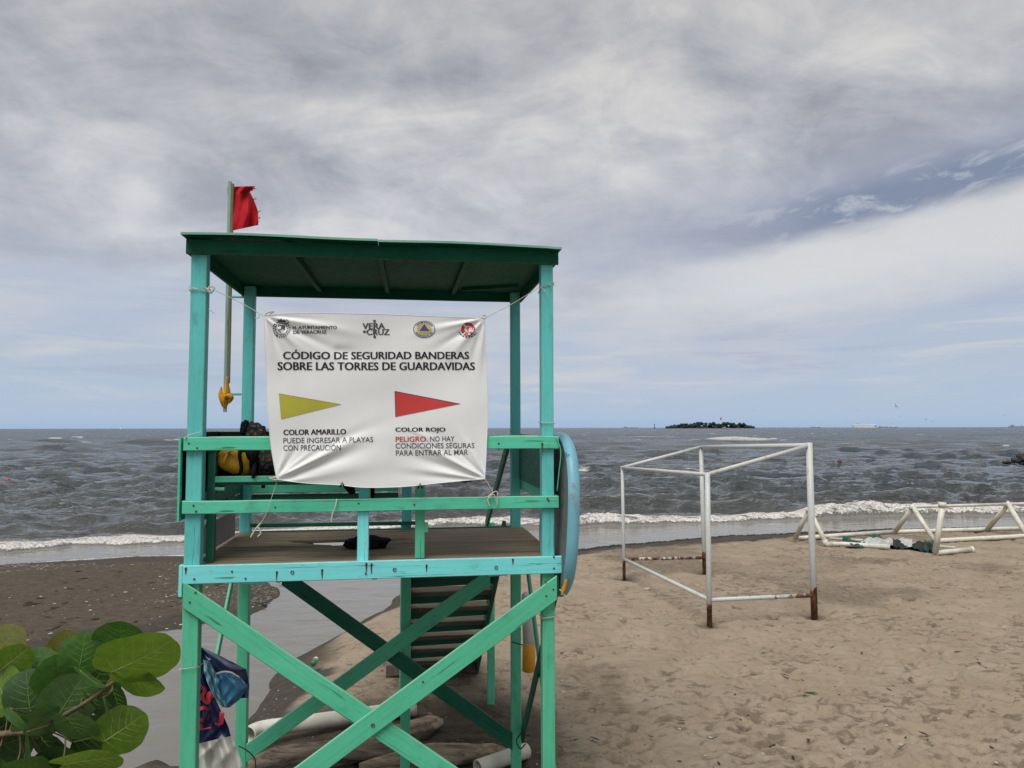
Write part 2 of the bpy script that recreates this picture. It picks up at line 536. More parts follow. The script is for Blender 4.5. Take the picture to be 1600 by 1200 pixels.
M['boardgrey'] = simple('grey_board_deck', (0.16, 0.18, 0.17), 0.7, 0.35, 5, 0.002)
M['metal'] = simple('aged_steel', (0.16, 0.17, 0.16), 0.5, 0.4, 30, 0.001, metallic=0.8)
M['rustmetal'] = simple('rusted_steel', (0.12, 0.05, 0.03), 0.9, 0.5, 60, 0.002)
M['rock'] = simple('dark_rock', (0.045, 0.042, 0.042), 0.75, 0.5, 2, 0.05, bs=6)
M['pebble'] = simple('pebble', (0.20, 0.18, 0.155), 0.7, 0.6, 1.5, 0, dark=(0.05, 0.043, 0.036))
M['palepebble'] = simple('pale_shell', (0.50, 0.46, 0.40), 0.6, 0.3, 3, 0)
M['seaweed'] = simple('dark_seaweed', (0.02, 0.02, 0.012), 0.6, 0.5, 6, 0.0)
M['navy'] = simple('navy_vinyl', (0.010, 0.016, 0.075), 0.3, 0.35, 9, 0.004, spec=0.5, bs=14)
M['tarpblue'] = simple('blue_vinyl', (0.045, 0.20, 0.36), 0.35, 0.3, 7, 0.004, spec=0.5, bs=14)
M['tarplight'] = simple('light_blue_vinyl', (0.17, 0.38, 0.46), 0.4, 0.25, 7, 0.004, bs=14)
M['tarpwhite'] = simple('white_vinyl', (0.56, 0.55, 0.50), 0.5, 0.2, 8, 0.004, bs=14)
M['tarpred'] = simple('faded_red_print', (0.55, 0.04, 0.065), 0.45, 0.2, 9, 0.0)
M['brown'] = simple('red_brown_cloth', (0.09, 0.030, 0.020), 0.8, 0.4, 15, 0.003)
M['concrete'] = simple('stained_concrete', (0.15, 0.115, 0.10), 0.9, 0.5, 8, 0.01, bs=20)
M['pinkboard'] = simple('washed_out_board', (0.30, 0.255, 0.25), 0.8, 0.25, 3, 0.002)
M['net_green'] = simple('green_net', (0.02, 0.11, 0.075), 0.7, 0.4, 14, 0.004)
M['net_white'] = simple('white_net', (0.45, 0.47, 0.46), 0.7, 0.3, 14, 0.004)
M['net_black'] = simple('black_net', (0.02, 0.025, 0.025), 0.8, 0.3, 14, 0.004)
M['ship_white'] = simple('ship_white_paint', (0.76, 0.80, 0.84), 0.5, 0.06, 0.02, 0)
M['ship_grey'] = simple('ship_grey_paint', (0.28, 0.32, 0.38), 0.6, 0.1, 0.02, 0)
M['ship_dark'] = simple('ship_dark_paint', (0.07, 0.09, 0.12), 0.6, 0.1, 0.02, 0)
M['ship_red'] = simple('red_paint', (0.42, 0.05, 0.03), 0.5, 0.1, 0.5, 0)
M['island_leaf'] = simple('island_foliage', (0.030, 0.050, 0.040), 0.9, 0.55, 0.09, 0)
M['bark'] = simple('branch_bark', (0.16, 0.12, 0.06), 0.7, 0.45, 30, 0.001)
M['feather'] = simple('grey_feather', (0.10, 0.10, 0.11), 0.8, 0.2, 5, 0)


# ------------------------------------------------------------------ water outline (world x, y), clockwise from the far left
SEA_Z = -0.35
def W_(px, py): v = at_height(px, py, SEA_Z); return (v.x, v.y)
SHORE = [(-900, 10), (-150, 13.6), (-45, 16.6)] + [W_(*q) for q in ((-150, 889), (0, 883), (100, 876), (200, 870), (285, 868), (360, 876), (405, 888), (428, 908), (433, 934), (420, 950), (395, 960), (340, 972), (283, 983), (228, 989), (150, 1003), (70, 1018), (0, 1030), (-300, 1070))] + \
    [(-14, 10.2), (-22, 9.5)] + [(-22, 7.2), (-9, 7.0)] + [W_(*q) for q in ((-100, 1240), (60, 1236), (170, 1222), (222, 1200), (255, 1186), (300, 1196), (345, 1186), (376, 1160), (392, 1120), (416, 1075), (450, 1030), (492, 1003), (540, 985), (590, 957), (622, 932), (680, 908), (760, 885), (860, 868), (900, 860), (1000, 850), (1120, 841), (1250, 834), (1420, 829), (1600, 825), (2000, 818))] + [(80, 34), (400, 60), (900, 70)]
POLY = SHORE + [(90000, 5000), (90000, 90000), (-90000, 90000), (-90000, 10)]
BREAK = [at_height(*q, SEA_Z) for q in ((-500, 872), (-200, 863), (0, 857), (150, 852), (285, 846), (400, 837), (500, 829), (650, 823), (900, 821), (1000, 819), (1100, 817), (1180, 813), (1250, 811), (1400, 806), (1600, 803), (2200, 800))]


def seg_dist(px, py, pts):
    best = np.full(px.shape, 1e9)
    for i in range(len(pts) - 1):
        ax, ay = pts[i][0], pts[i][1]; bx, by = pts[i + 1][0], pts[i + 1][1]
        dx, dy = bx - ax, by - ay
        L = dx * dx + dy * dy
        t = np.clip(((px - ax) * dx + (py - ay) * dy) / L, 0, 1)
        d = np.hypot(px - ax - t * dx, py - ay - t * dy)
        best = np.minimum(best, d)
    return best


def inside(px, py, pts):
    c = np.zeros(px.shape, bool)
    n = len(pts)
    for i in range(n):
        x1, y1 = pts[i]; x2, y2 = pts[(i + 1) % n]
        if y1 == y2: continue
        cond = ((y1 > py) != (y2 > py)) & (px < (x2 - x1) * (py - y1) / (y2 - y1) + x1)
        c ^= cond
    return c


def sdist(x, y):
    """positive on land"""
    d = seg_dist(x, y, SHORE)
    return np.where(inside(x, y, POLY), -d, d)


def spit_mask(x, y):
    """the low wet sand bar left of the stream"""
    return sstep(-(x + 2.2 + (y - 12) * 0.25), 0.0, 1.2) * sstep(y, 9.5, 11.0)


FOOT = []
rf = random.Random(5)
for i in range(900):
    py_ = rf.uniform(870, 1250); px_ = rf.uniform(880, 2100)
    if rf.random() < 0.35 + 0.65 * (px_ > 1150):
        v = at_height(px_, py_, 0); FOOT.append((v.x, v.y, rf.uniform(0.05, 0.13), rf.uniform(0.03, 0.06), rf.uniform(0, PI), rf.uniform(0.012, 0.034)))
GOAL_FEET = [at_height(975, 903, 0), at_height(1108, 977, 0), at_height(1272, 962, 0), at_height(1101, 895, 0)]


def ground_z(x, y, fine=True):
    x = np.asarray(x, float); y = np.asarray(y, float)
    wx = x + (fbm(x * 0.9, y * 0.9, 3, 40) - 0.5) * 0.45
    wy = y + (fbm(x * 0.9, y * 0.9, 3, 50) - 0.5) * 0.45
    d = sdist(wx, wy)
    near = sstep(y, 21, 17)                     # stream banks are short and steep, the sea beach is gentle
    run = 1.1 * near + 4.5 * (1 - near)
    sp = spit_mask(x, y)
    top = 0.35 - 0.22 * sp
    land = SEA_Z + 0.012 + (top - 0.012) * (1 - np.exp(-np.maximum(d, 0) / (run * 0.45)))
    wet = SEA_Z - np.minimum(-np.minimum(d, 0) * 0.12, 1.6)
    z = np.where(d > 0, land, wet)
    z = z + (fbm(x * 0.35, y * 0.35, 3, 3) - 0.5) * 0.07 * sstep(d, 0.3, 3.0)
    return z, d


def build_ground():
    ys = [1.6]
    while ys[-1] < 70:
        Y = ys[-1]
        ys.append(Y + max(0.022, 0.85 * Y * Y / (EYE * FPX)))
    ys = np.array(ys)
    tt = np.concatenate([np.linspace(-5, -0.92, 34)[:-1], np.linspace(-0.92, 0.92, 900), np.linspace(0.92, 5, 34)[1:]])
    T, Y = np.meshgrid(tt, ys)
    X = T * Y
    z, d = ground_z(X, Y)
    dry = sstep(d, 0.4, 1.6) * (1 - spit_mask(X, Y))
    wobx = X + (fbm(X * 3, Y * 3, 2, 61) - 0.5) * 0.1
    # wind- and foot-worked sand
    rip = (fbm(wobx * 5.0, Y * 7.5, 4, 70, 0.6) - 0.5) * 0.055
    lump = -np.clip(fbm(X * 3.2 + 5, Y * 4.0, 3, 80) - 0.54, 0, 1) * 0.26
    ang = fbm(X * 14, Y * 16, 3, 90) - 0.5
    z = z + dry * (rip + lump + ang * 0.009) + (1 - dry) * sstep(d, 0, .5) * (rip * 0.35 + ang * 0.006)
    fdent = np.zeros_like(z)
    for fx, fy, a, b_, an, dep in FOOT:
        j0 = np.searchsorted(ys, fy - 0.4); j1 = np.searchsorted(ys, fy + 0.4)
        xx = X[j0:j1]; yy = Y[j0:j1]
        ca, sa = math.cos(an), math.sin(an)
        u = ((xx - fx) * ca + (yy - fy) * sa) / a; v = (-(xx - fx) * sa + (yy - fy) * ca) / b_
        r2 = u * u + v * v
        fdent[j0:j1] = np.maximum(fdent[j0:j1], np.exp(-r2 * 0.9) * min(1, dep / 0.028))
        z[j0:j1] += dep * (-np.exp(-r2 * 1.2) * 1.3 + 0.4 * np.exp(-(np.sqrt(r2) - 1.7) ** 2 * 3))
    for g in GOAL_FEET:
        r2 = ((X - g.x) ** 2 + (Y - g.y) ** 2)
        z += -0.05 * np.exp(-r2 / 0.09) + 0.02 * np.exp(-(np.sqrt(r2) - 0.55) ** 2 / 0.03)
    # attributes
    near = sstep(Y, 21, 17)
    wetn = (fbm(X * 0.8, Y * 0.8, 4, 7) - 0.5)
    wet = 1 - sstep(d + wetn * 1.2, 0.12 * near + 0.9 * (1 - near), 0.75 * near + 3.0 * (1 - near))
    spit = spit_mask(X, Y)
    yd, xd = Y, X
    damp = sstep(-(xd - 0.45 - (yd - 6) * 0.015), -0.6, 0.5) * sstep(-(yd - 9.0), -0.5, 0.9)  # dark patch under the tower: its shade painted in along with moist sand
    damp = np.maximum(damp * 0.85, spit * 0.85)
    dsh = sstep(fbm(X * 0.3 + 3, Y * 0.42, 4, 31), 0.50, 0.66) * 0.42
    for g in GOAL_FEET:
        dsh = np.maximum(dsh, 0.62 * np.exp(-((X - g.x) ** 2 + (Y - g.y) ** 2) / 0.10))  # contact shade at the goal feet put into the colour, with moist scour
    wet = np.clip(np.maximum(wet, 0), 0, 1)
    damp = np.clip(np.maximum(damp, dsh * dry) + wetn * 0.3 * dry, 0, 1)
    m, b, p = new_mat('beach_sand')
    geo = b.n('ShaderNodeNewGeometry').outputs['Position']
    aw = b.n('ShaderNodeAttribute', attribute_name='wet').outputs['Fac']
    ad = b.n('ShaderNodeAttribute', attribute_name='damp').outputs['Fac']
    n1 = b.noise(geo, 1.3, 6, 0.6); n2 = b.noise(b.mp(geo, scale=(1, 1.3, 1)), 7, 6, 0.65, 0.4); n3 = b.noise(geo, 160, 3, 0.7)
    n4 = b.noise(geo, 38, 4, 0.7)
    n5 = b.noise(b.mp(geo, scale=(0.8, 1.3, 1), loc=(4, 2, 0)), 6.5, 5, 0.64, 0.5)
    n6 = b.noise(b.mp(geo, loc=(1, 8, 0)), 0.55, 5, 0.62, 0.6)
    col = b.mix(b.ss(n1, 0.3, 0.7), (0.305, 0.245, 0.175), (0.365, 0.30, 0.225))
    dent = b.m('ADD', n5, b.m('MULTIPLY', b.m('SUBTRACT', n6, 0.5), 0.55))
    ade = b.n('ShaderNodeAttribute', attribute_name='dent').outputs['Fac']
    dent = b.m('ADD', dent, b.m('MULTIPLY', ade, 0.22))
    col = b.mix(b.ss(dent, 0.54, 0.68, 0, 0.72), col, (0.130, 0.098, 0.070))  # soft shade of dents and footprints put into the sand colour
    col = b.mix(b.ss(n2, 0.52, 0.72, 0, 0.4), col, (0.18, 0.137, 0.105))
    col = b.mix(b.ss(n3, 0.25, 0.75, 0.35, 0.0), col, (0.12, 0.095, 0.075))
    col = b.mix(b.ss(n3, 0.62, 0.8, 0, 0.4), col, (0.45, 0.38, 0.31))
    damp_shade_c = b.mix(b.ss(n2, 0.3, 0.7), (0.072, 0.057, 0.041), (0.118, 0.095, 0.070))
    damp_shade_c = b.mix(b.ss(n3, 0.25, 0.75, 0.4, 0.0), damp_shade_c, (0.035, 0.028, 0.021))
    damp_shade_c = b.mix(b.ss(n4, 0.6, 0.72, 0, 0.5), damp_shade_c, (0.19, 0.155, 0.115))
    col = b.mix(b.ss(b.m('ADD', ad, b.m('MULTIPLY', b.m('SUBTRACT', n2, 0.5), 0.5)), 0.2, 0.75), col, damp_shade_c)
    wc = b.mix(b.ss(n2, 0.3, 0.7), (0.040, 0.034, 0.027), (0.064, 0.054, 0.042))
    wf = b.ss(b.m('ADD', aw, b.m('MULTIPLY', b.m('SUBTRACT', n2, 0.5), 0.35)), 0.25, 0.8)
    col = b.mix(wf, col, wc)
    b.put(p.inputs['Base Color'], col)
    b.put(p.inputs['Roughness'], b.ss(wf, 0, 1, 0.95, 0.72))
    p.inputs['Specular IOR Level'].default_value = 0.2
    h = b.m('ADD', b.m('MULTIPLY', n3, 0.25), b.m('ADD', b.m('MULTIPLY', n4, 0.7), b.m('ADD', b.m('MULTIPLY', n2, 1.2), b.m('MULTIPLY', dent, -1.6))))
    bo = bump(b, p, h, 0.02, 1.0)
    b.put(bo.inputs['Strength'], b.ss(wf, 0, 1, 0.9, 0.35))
    z = np.maximum(z, -6)
    S = 1.6 * 5
    ex = ([(-3000, -3000, -0.02), (3000, -3000, -0.02), (3000, 1.6, -0.02), (-3000, 1.6, -0.02)], [[0, 1, 2, 3]])
    tag(grid_mesh('sand_ground', X, Y, z, m, {'wet': wet, 'damp': damp, 'dent': fdent}, ex), kind='structure', label='brown beach sand, dark and moist near the stream and the sea')


build_ground()


# ------------------------------------------------------------------ the sea and the stream: one sheet
def build_water():
    ys = [5.6]
    while ys[-1] < 40000:
        Y = ys[-1]
        st = 0.75 * Y * Y / ((EYE - SEA_Z) * FPX)
        lo = 0.075 if Y > 18 else 0.12
        if Y > 30: lo = 0.0
        ys.append(Y + max(lo, min(st, Y * 0.35), 0.055))
    ys = np.array(ys)
    tt = np.concatenate([np.linspace(-6, -0.86, 60)[:-1], np.linspace(-0.86, 0.86, 1150), np.linspace(0.86, 6, 60)[1:]])
    T, Y = np.meshgrid(tt, ys)
    X = T * Y
    dy = np.gradient(ys)[:, None] * np.ones_like(X)
    d = -np.where(Y < 80, sdist(X, Y), -50.0)       # positive in the water
    bd = seg_dist(X, Y, [(v.x, v.y) for v in BREAK])
    # which side of the breaker line
    bx = np.array([v.x for v in BREAK]); by = np.array([v.y for v in BREAK])
    side = Y - np.interp(X, bx, by)                 # >0 = seaward
    wig = (fbm(X * 0.55, Y * 0.0 + 3.3, 4, 21) - 0.5) * 1.5
    s = side - wig
    open_ = sstep(s, 0.5, 6.0)
    # open-water chop: many short-crested waves rolling to the shore
    r = np.random.RandomState(4)
    z = np.zeros_like(X)
    wx = X + (fbm(X * 0.25, Y * 0.25, 2, 33) - 0.5) * 2.5
    wy = Y + (fbm(X * 0.22 + 9, Y * 0.3, 2, 35) - 0.5) * 2.2
    lam = np.exp(r.uniform(math.log(0.5), math.log(9.0), 90))
    for L in lam:
        th = r.normal(0.10, 0.62)
        kx, ky = math.sin(th), math.cos(th)
        ph = r.uniform(0, 2 * PI)
        A = 0.0130 * L ** 0.62
        res = sstep(L / dy, 1.6, 3.2)
        phs = (wx * kx + wy * ky) * 2 * PI / L + ph
        z += A * res * (1 - 2 * np.abs(np.sin(phs / 2)) ** 0.85 + 0.25)
    zf = np.zeros_like(X)
    for L in np.exp(r.uniform(math.log(7.0), math.log(70.0), 60)):
        th = r.normal(0.05, 0.42)
        kx, ky = math.sin(th), math.cos(th)
        ph = r.uniform(0, 2 * PI)
        A = 0.0085 * L ** 0.85
        zf += A * sstep(L / dy, 1.7, 3.4) * sstep(Y, L * 3.0, L * 9.0) * (1 - 2 * np.abs(np.sin(((X + wx - wx) * kx + Y * ky) * PI / L + ph)) ** 0.9 + 0.25)
    z += zf
    patch = 0.6 + 0.8 * fbm(X * 0.05, Y * 0.09, 3, 55)
    z = z * open_ * patch * (1 + 0.25 * sstep(Y, 40, 120))
    # rolling sets behind the breakers
    for off, amp, wd, sd in ((4.5, 0.10, 0.6, 91), (9.5, 0.13, 0.8, 92), (16, 0.15, 0.9, 93), (25, 0.16, 1.2, 94)):
        g = s - off - (fbm(X * 0.12, X * 0 + sd, 3, sd) - 0.5) * 7
        am = sstep(fbm(X * 0.10, X * 0 + sd + 4, 3, sd + 20), 0.42, 0.62)
        z += amp * am * np.where(g < 0, np.exp(-(g / (wd * 0.6)) ** 2), np.exp(-(g / (wd * 1.6)) ** 2))
    # the breaker itself
    along = fbm(X * 0.22, X * 0 + 2.2, 4, 66)
    hgt = 0.12 + 0.22 * sstep(along, 0.35, 0.65) + 0.30 * np.exp(-((X - 13.5) / 2.6) ** 2) + 0.10 * np.exp(-((X - 9.0) / 1.5) ** 2)
    hgt = (hgt + 0.16 * np.exp(-((X + 0.8) / 3.2) ** 2)) * 0.95 * (1 - 0.5 * sstep(-X, 4, 8))
    br = np.where(s < 0, np.exp(-(s / 0.28) ** 2), np.exp(-(s / 1.1) ** 2))
    rag = fbm(X * 1.6, Y * 3.0, 4, 77, 0.6)
    z += hgt * br * (0.65 + 0.7 * rag)
    z += 0.10 * (fbm(X * 4.5, Y * 6, 4, 78, 0.7) - 0.45) * np.exp(-((s - 0.2) / 0.5) ** 2) * (0.4 + along)
    # foam
    fo = np.where(s < 0, np.exp(-(s / 0.36) ** 2), np.exp(-(s / (0.85 + 1.5 * sstep(along, .35, .65))) ** 2)) * 1.25
    brownface = np.exp(-((X - 13.6) / 2.2) ** 2) * sstep(s, 0.05, 0.25)
    fo = fo * (1 - 0.75 * brownface) * (0.62 + 0.7 * fbm(X * 0.9, Y * 1.5, 4, 131))
    trail = sstep(fbm(X * 0.45, Y * 1.1, 5, 88), 0.46, 0.66) * sstep(s, 8, 0.3) * sstep(s, -0.3, 0.3) * 0.55
    fo = np.maximum(fo, trail)
    # lace along the water's edge (sea side only)
    seaside = sstep(Y, 15.5, 17.0)
    lace = np.exp(-((d - 0.16) / 0.16) ** 2) * seaside * (0.35 + 0.45 * sstep(-X, -1, 5))
    fo = np.maximum(fo, lace)
    # a few far breakers and whitecaps (pixel of the photo -> place on the sea)
    for (pa, pb, py_, hh, st_) in ((1085, 1205, 689.5, 0.9, 1.25), (1205, 1222, 688, 0.6, 0.9), (975, 1045, 684, .5, .65), (1040, 1060, 683.5, .4, .6), (70, 95, 683.5, 0.5, 0.95), (263, 283, 688, .5, 1.0), (225, 262, 696, .3, .4), (30, 60, 707, .25, .45), (248, 290, 716, .3, .7), (1300, 1372, 695, .4, .5), (560, 600, 690, .4, .7), (905, 925, 681, .4, .5)):
        a = at_height(pa, py_, SEA_Z); c_ = at_height(pb, py_, SEA_Z)
        cx = (a.x + c_.x) / 2; hw = (c_.x - a.x) / 2; cy = a.y
        yy = Y - cy - (fbm(X * 0.15, X * 0 + py_, 2, 12) - 0.5) * cy * 0.03
        wd = max(0.35, cy * cy / 3985 * 0.85)
        m_ = np.exp(-np.clip(np.abs(X - cx) / hw, 0, 3) ** 4) * np.where(yy < 0, np.exp(-(yy / wd) ** 2), np.exp(-(yy / (wd * 2.5)) ** 2))
        fo = np.maximum(fo, m_ * st_ * 1.1); z += m_ * hh * 0.7
    rc = np.random.RandomState(77)
    for _ in range(150):
        cy = 34 * (420 / 34) ** rc.rand(); cx = cy * rc.uniform(-0.85, 0.85); hw = rc.uniform(0.35, 1.2) * (cy / 60) ** 0.6
        wd = max(0.18, cy * cy / 3985 * 0.6)
        j0 = np.searchsorted(ys, cy - wd * 5 - 1); j1 = np.searchsorted(ys, cy + wd * 5 + 1)
        xx, yy = X[j0:j1], Y[j0:j1] - cy - (fbm(X[j0:j1] * 0.8, X[j0:j1] * 0 + cx, 3, 12) - 0.5) * 1.2
        m_ = np.exp(-(np.clip(np.abs(xx - cx) / hw, 0, 3)) ** 3) * np.where(yy < 0, np.exp(-(yy / wd) ** 2), np.exp(-(yy / (wd * 2)) ** 2))
        fo[j0:j1] = np.maximum(fo[j0:j1], m_ * rc.uniform(0.45, 0.85)); z[j0:j1] += m_ * 0.12
    capn = fbm(X * 0.35, Y * 0.5, 5, 101, 0.6)
    caps = sstep(capn, 0.66, 0.76) * sstep(z, 0.02, 0.12) * open_ * sstep(-Y, -160, -30)
    fo = np.maximum(fo, caps * 0.55)
    fo = fo * sstep(d, 0.0, 0.08)
    calm = 1 - sstep(s, -0.5, 4.0)
    z = z * sstep(d, 0, 1.0) + SEA_Z
    z = np.where((s < -0.4), np.minimum(z, SEA_Z + 0.03), z)
    z = z + (1 - sstep(s, -1, 0)) * (fbm(X * 1.7, Y * 3.0, 3, 57) - 0.5) * 0.018
    stream = sstep(-Y, -17.5, -15.0)
    m, b, p = new_mat('sea_water')
    geo = b.n('ShaderNodeNewGeometry').outputs['Position']
    gx, gy, gz = b.sep(geo)[0], b.sep(geo)[1], b.sep(geo)[2]
    fa = b.n('ShaderNodeAttribute', attribute_name='foam').outputs['Fac']
    ca = b.n('ShaderNodeAttribute', attribute_name='calm').outputs['Fac']
    fn = b.noise(b.mp(geo, scale=(1, 1.4, 1)), 3.2, 8, 0.72, 0.6)
    fn2 = b.noise(geo, 14, 6, 0.7)
    fmx = b.m('ADD', b.m('MULTIPLY', fn, 0.65), b.m('MULTIPLY', fn2, 0.35))
    ff = b.ss(b.m('ADD', fa, b.m('MULTIPLY', b.m('SUBTRACT', fmx, 0.5), 1.7)), 0.42, 0.74)
    # body colour: murky brown-grey in the shallows, grey-green then slate further out
    deep = b.mix(b.ss(gy, 40, 400), (0.014, 0.024, 0.028), (0.012, 0.026, 0.040))
    shal = b.mix(b.ss(gy, 26, 60), (0.046, 0.050, 0.048), deep)
    pn = b.noise(b.mp(geo, scale=(0.03, 0.08, 1)), 1.0, 4, 0.6)
    col = b.mix(b.ss(pn, 0.3, 0.7, 0, 0.35), shal, (0.05, 0.052, 0.045))
    col = b.mix(ca, col, (0.165, 0.158, 0.142))
    fl = b.noise(b.mp(geo, scale=(0.8, 2.5, 2.0)), 2.2, 5, 0.65, 0.4)
    foamc = b.mix(b.ss(fn2, 0.36, 0.60), (0.36, 0.33, 0.29), (0.76, 0.75, 0.73))
    foamc = b.mix(b.m('MULTIPLY', b.ss(fl, 0.50, 0.66), b.ss(gz, SEA_Z + 0.04, SEA_Z + 0.22)), foamc, (0.17, 0.145, 0.12))
    col = b.mix(ff, col, foamc)
    b.put(p.inputs['Base Color'], col)
    p.inputs['IOR'].default_value = 1.33
    ro = b.m('ADD', b.ss(gy, 30, 300, 0.06, 0.20), 0.0)
    ro = b.m('MULTIPLY_ADD', ca, -0.06, ro)
    b.put(p.inputs['Roughness'], b.m('MAXIMUM', ro, b.m('MULTIPLY', ff, 0.85)))
    # ripples: short-crested, elongated along x, growing with distance
    l1 = b.noise(b.mp(geo, scale=(0.85, 2.0, 1)), 1.5, 4, 0.55, 0.15)
    l2 = b.noise(b.mp(geo, scale=(0.22, 0.62, 1), rot=(0, 0, 0.12)), 1.0, 5, 0.6, 0.15)
    l3 = b.noise(b.mp(geo, scale=(0.035, 0.11, 1), rot=(0, 0, -0.06)), 1.0, 7, 0.7, 0.5)
    h = b.m('ADD', b.m('MULTIPLY', l1, b.ss(gy, 30, 120, 0.20, 0.16)), b.m('ADD', b.m('MULTIPLY', l2, b.ss(gy, 22, 60, 0.10, 1.1)), b.m('MULTIPLY', l3, b.ss(gy, 50, 350, 0.0, 4.5))))
    h = b.m('MULTIPLY', h, b.ss(ca, 0, 1, 1.0, 0.10))
    h = b.m('ADD', h, b.m('MULTIPLY', b.m('MULTIPLY', ff, fmx), 0.14))
    bump(b, p, h, 1.0, 1.0)
    tag(grid_mesh('sea_water', X, Y, z, m, {'foam': fo, 'calm': calm}), kind='structure', label='choppy grey sea with a foaming shore break and a calm stream')


build_water()


# ================================================================== the lifeguard tower
X0, Y0, YAW, TW, TD = -2.0786, 4.85, 0.13857, 2.3524, 1.5628
CY, SY = math.cos(YAW), math.sin(YAW)
tower = empty('lifeguard_tower', (X0, Y0, 0), YAW)
tag(tower, 'turquoise and green wooden lifeguard tower standing on four posts in the sand', 'lifeguard tower')
TM = Matrix.Translation((X0, Y0, 0)) @ Matrix.Rotation(YAW, 4, 'Z')


def tp(px, py, b):
    """photo pixel -> (a, c) on the tower plane at depth b (local coordinates)"""
    dx, dy, dz = ray(px, py)
    nx, ny = -SY, CY
    t = (b + X0 * nx + Y0 * ny) / (dx * nx + dy * ny)
    x, y, z = dx * t - X0, dy * t - Y0, EYE + dz * t
    return x * CY + y * SY, z


def T3(px, py, b):
    a, c = tp(px, py, b)
    return TM @ Vector((a, b, c))


def TL(a, b, c): return TM @ Vector((a, b, c))


H = lambda py, px, b: tp(px, py, b)[1]
# four corner posts (front face at b = 0)
C_DECK = 2.215
PB = 0.03     # boards on the front are 25 mm thick
for (a, b, wd, top) in ((0.0, 0.05, 0.10, 4.345), (TW, 0.05, 0.085, 4.345), (0.0, TD + 0.045, 0.09, 4.34), (TW, TD + 0.045, 0.085, 4.34)):
    bar('post', (a, b, -0.5), (a, b, C_DECK), wd, 0.09, M['green'], tower, (1, 0, 0))
    bar('post', (a, b, C_DECK), (a, b, top), wd, 0.09, M['turq_post'] if b > 1 else M['turq'] if 0 else M['turq_post'], tower, (1, 0, 0))
# deck beams
bar('deck_beam', (-0.0465, -0.014, 2.158), (TW + 0.085, -0.014, 2.158), 0.118, 0.026, M['turq'], tower)
bar('deck_beam', (-0.05, TD + 0.105, 2.15), (TW + 0.05, TD + 0.105, 2.15), 0.11, 0.026, M['darkgreen'], tower)
bar('deck_beam', (-0.064, 0.003, 2.138), (-0.064, TD + 0.09, 2.138), 0.10, 0.024, M['turq'], tower)
bar('deck_beam', (TW + 0.058, 0.003, 2.138), (TW + 0.058, TD + 0.09, 2.138), 0.10, 0.024, M['turq'], tower)
bar('end_cleat', (-0.060, -0.004, 2.02), (-0.060, -0.004, 2.219), 0.04, 0.025, M['turq'], tower, (0, 1, 0))
bar('end_cleat', (TW + 0.098, -0.004, 1.99), (TW + 0.098, -0.004, 2.215), 0.04, 0.025, M['turq'], tower, (0, 1, 0))
for k in range(3):
    a = 0.55 + k * 0.62
    bar('deck_joist', (a, 0.006, 2.13), (a, TD + 0.088, 2.13), 0.085, 0.04, M['darkgreen'], tower)
for (x0, x1, yb) in ((377, 414, 912), (763, 792, 900)):
    a0, a1 = tp(x0, yb, 0.01)[0], tp(x1, yb, 0.01)[0]
    c1 = H(yb, (x0 + x1) / 2, 0.01)
    bar('packing_piece', (a0, 0.018, c1 + 0.03), (a1, 0.018, c1 + 0.03), 0.06, 0.03, M['turq'], tower)
# deck planks: run left to right, gaps uneven, the third one from the front is broken away in the middle
pb = [0.004, 0.235, 0.50, 0.765, 1.05, 1.33, 1.60]
ba, bc = tp(470, 846, 0.95)[0], tp(622, 846, 0.95)[0]
for k in range(6):
    b0, b1 = pb[k] + 0.004, pb[k + 1] - 0.005
    cz = 2.206 - 0.0125 + random.uniform(-0.003, 0.003)
    a0, a1 = -0.072, TW + 0.066
    if k == 3:
        a_l, a_r = tp(452, 846, 0.9)[0], tp(634, 846, 0.9)[0]
        for nm, (q0, q1, side) in (('l', (a0, a_l, 1)), ('r', (a_r, a1, -1))):
            # splintered end, drawn as a polygon
            n = 9
            tip = q1 if side == 1 else q0
            far = q0 if side == 1 else q1
            ed = []
            for i in range(n + 1):
                f = i / n
                ed.append((tip + side * (-0.02 + 0.34 * (1 - f) ** 1.6 + random.uniform(-0.03, 0.03)) * 1.0, b0 + (b1 - b0) * f))
            poly = [(far, b0)] + ed + [(far, b1)]
            if side == -1: poly = poly[::-1]
            nv = len(poly)
            V = [(x, y, cz + 0.0125) for x, y in poly] + [(x, y, cz - 0.0125) for x, y in poly]
            Fc = [tuple(range(nv)), tuple(range(2 * nv - 1, nv - 1, -1))] + [(i, i + nv, (i + 1) % nv + nv, (i + 1) % nv) for i in range(nv)]
            tag(mesh_from('deck_plank', V, Fc, M['deck'], tower), label='broken grey deck plank with a splintered end')
        continue
    bar('deck_plank', (a0, (b0 + b1) / 2, cz), (a1, (b0 + b1) / 2, cz), b1 - b0, 0.025, M['deck'], tower, (0, 1, 0), segs=10, wob=0.002)
# front rails
bar('rail', (-0.060, -0.014, 3.0), (TW + 0.07, -0.014, 3.0), 0.088, 0.026, M['rail'], tower, segs=9, wob=0.002)
bar('rail', (-0.060, -0.014, 2.588), (TW + 0.068, -0.014, 2.588), 0.084, 0.026, M['rail'], tower, segs=9, wob=0.002)
bar('rail', (0.058, 0.115, 3.012), (TW - 0.05, 0.115, 3.012), 0.07, 0.025, M['rail'], tower)
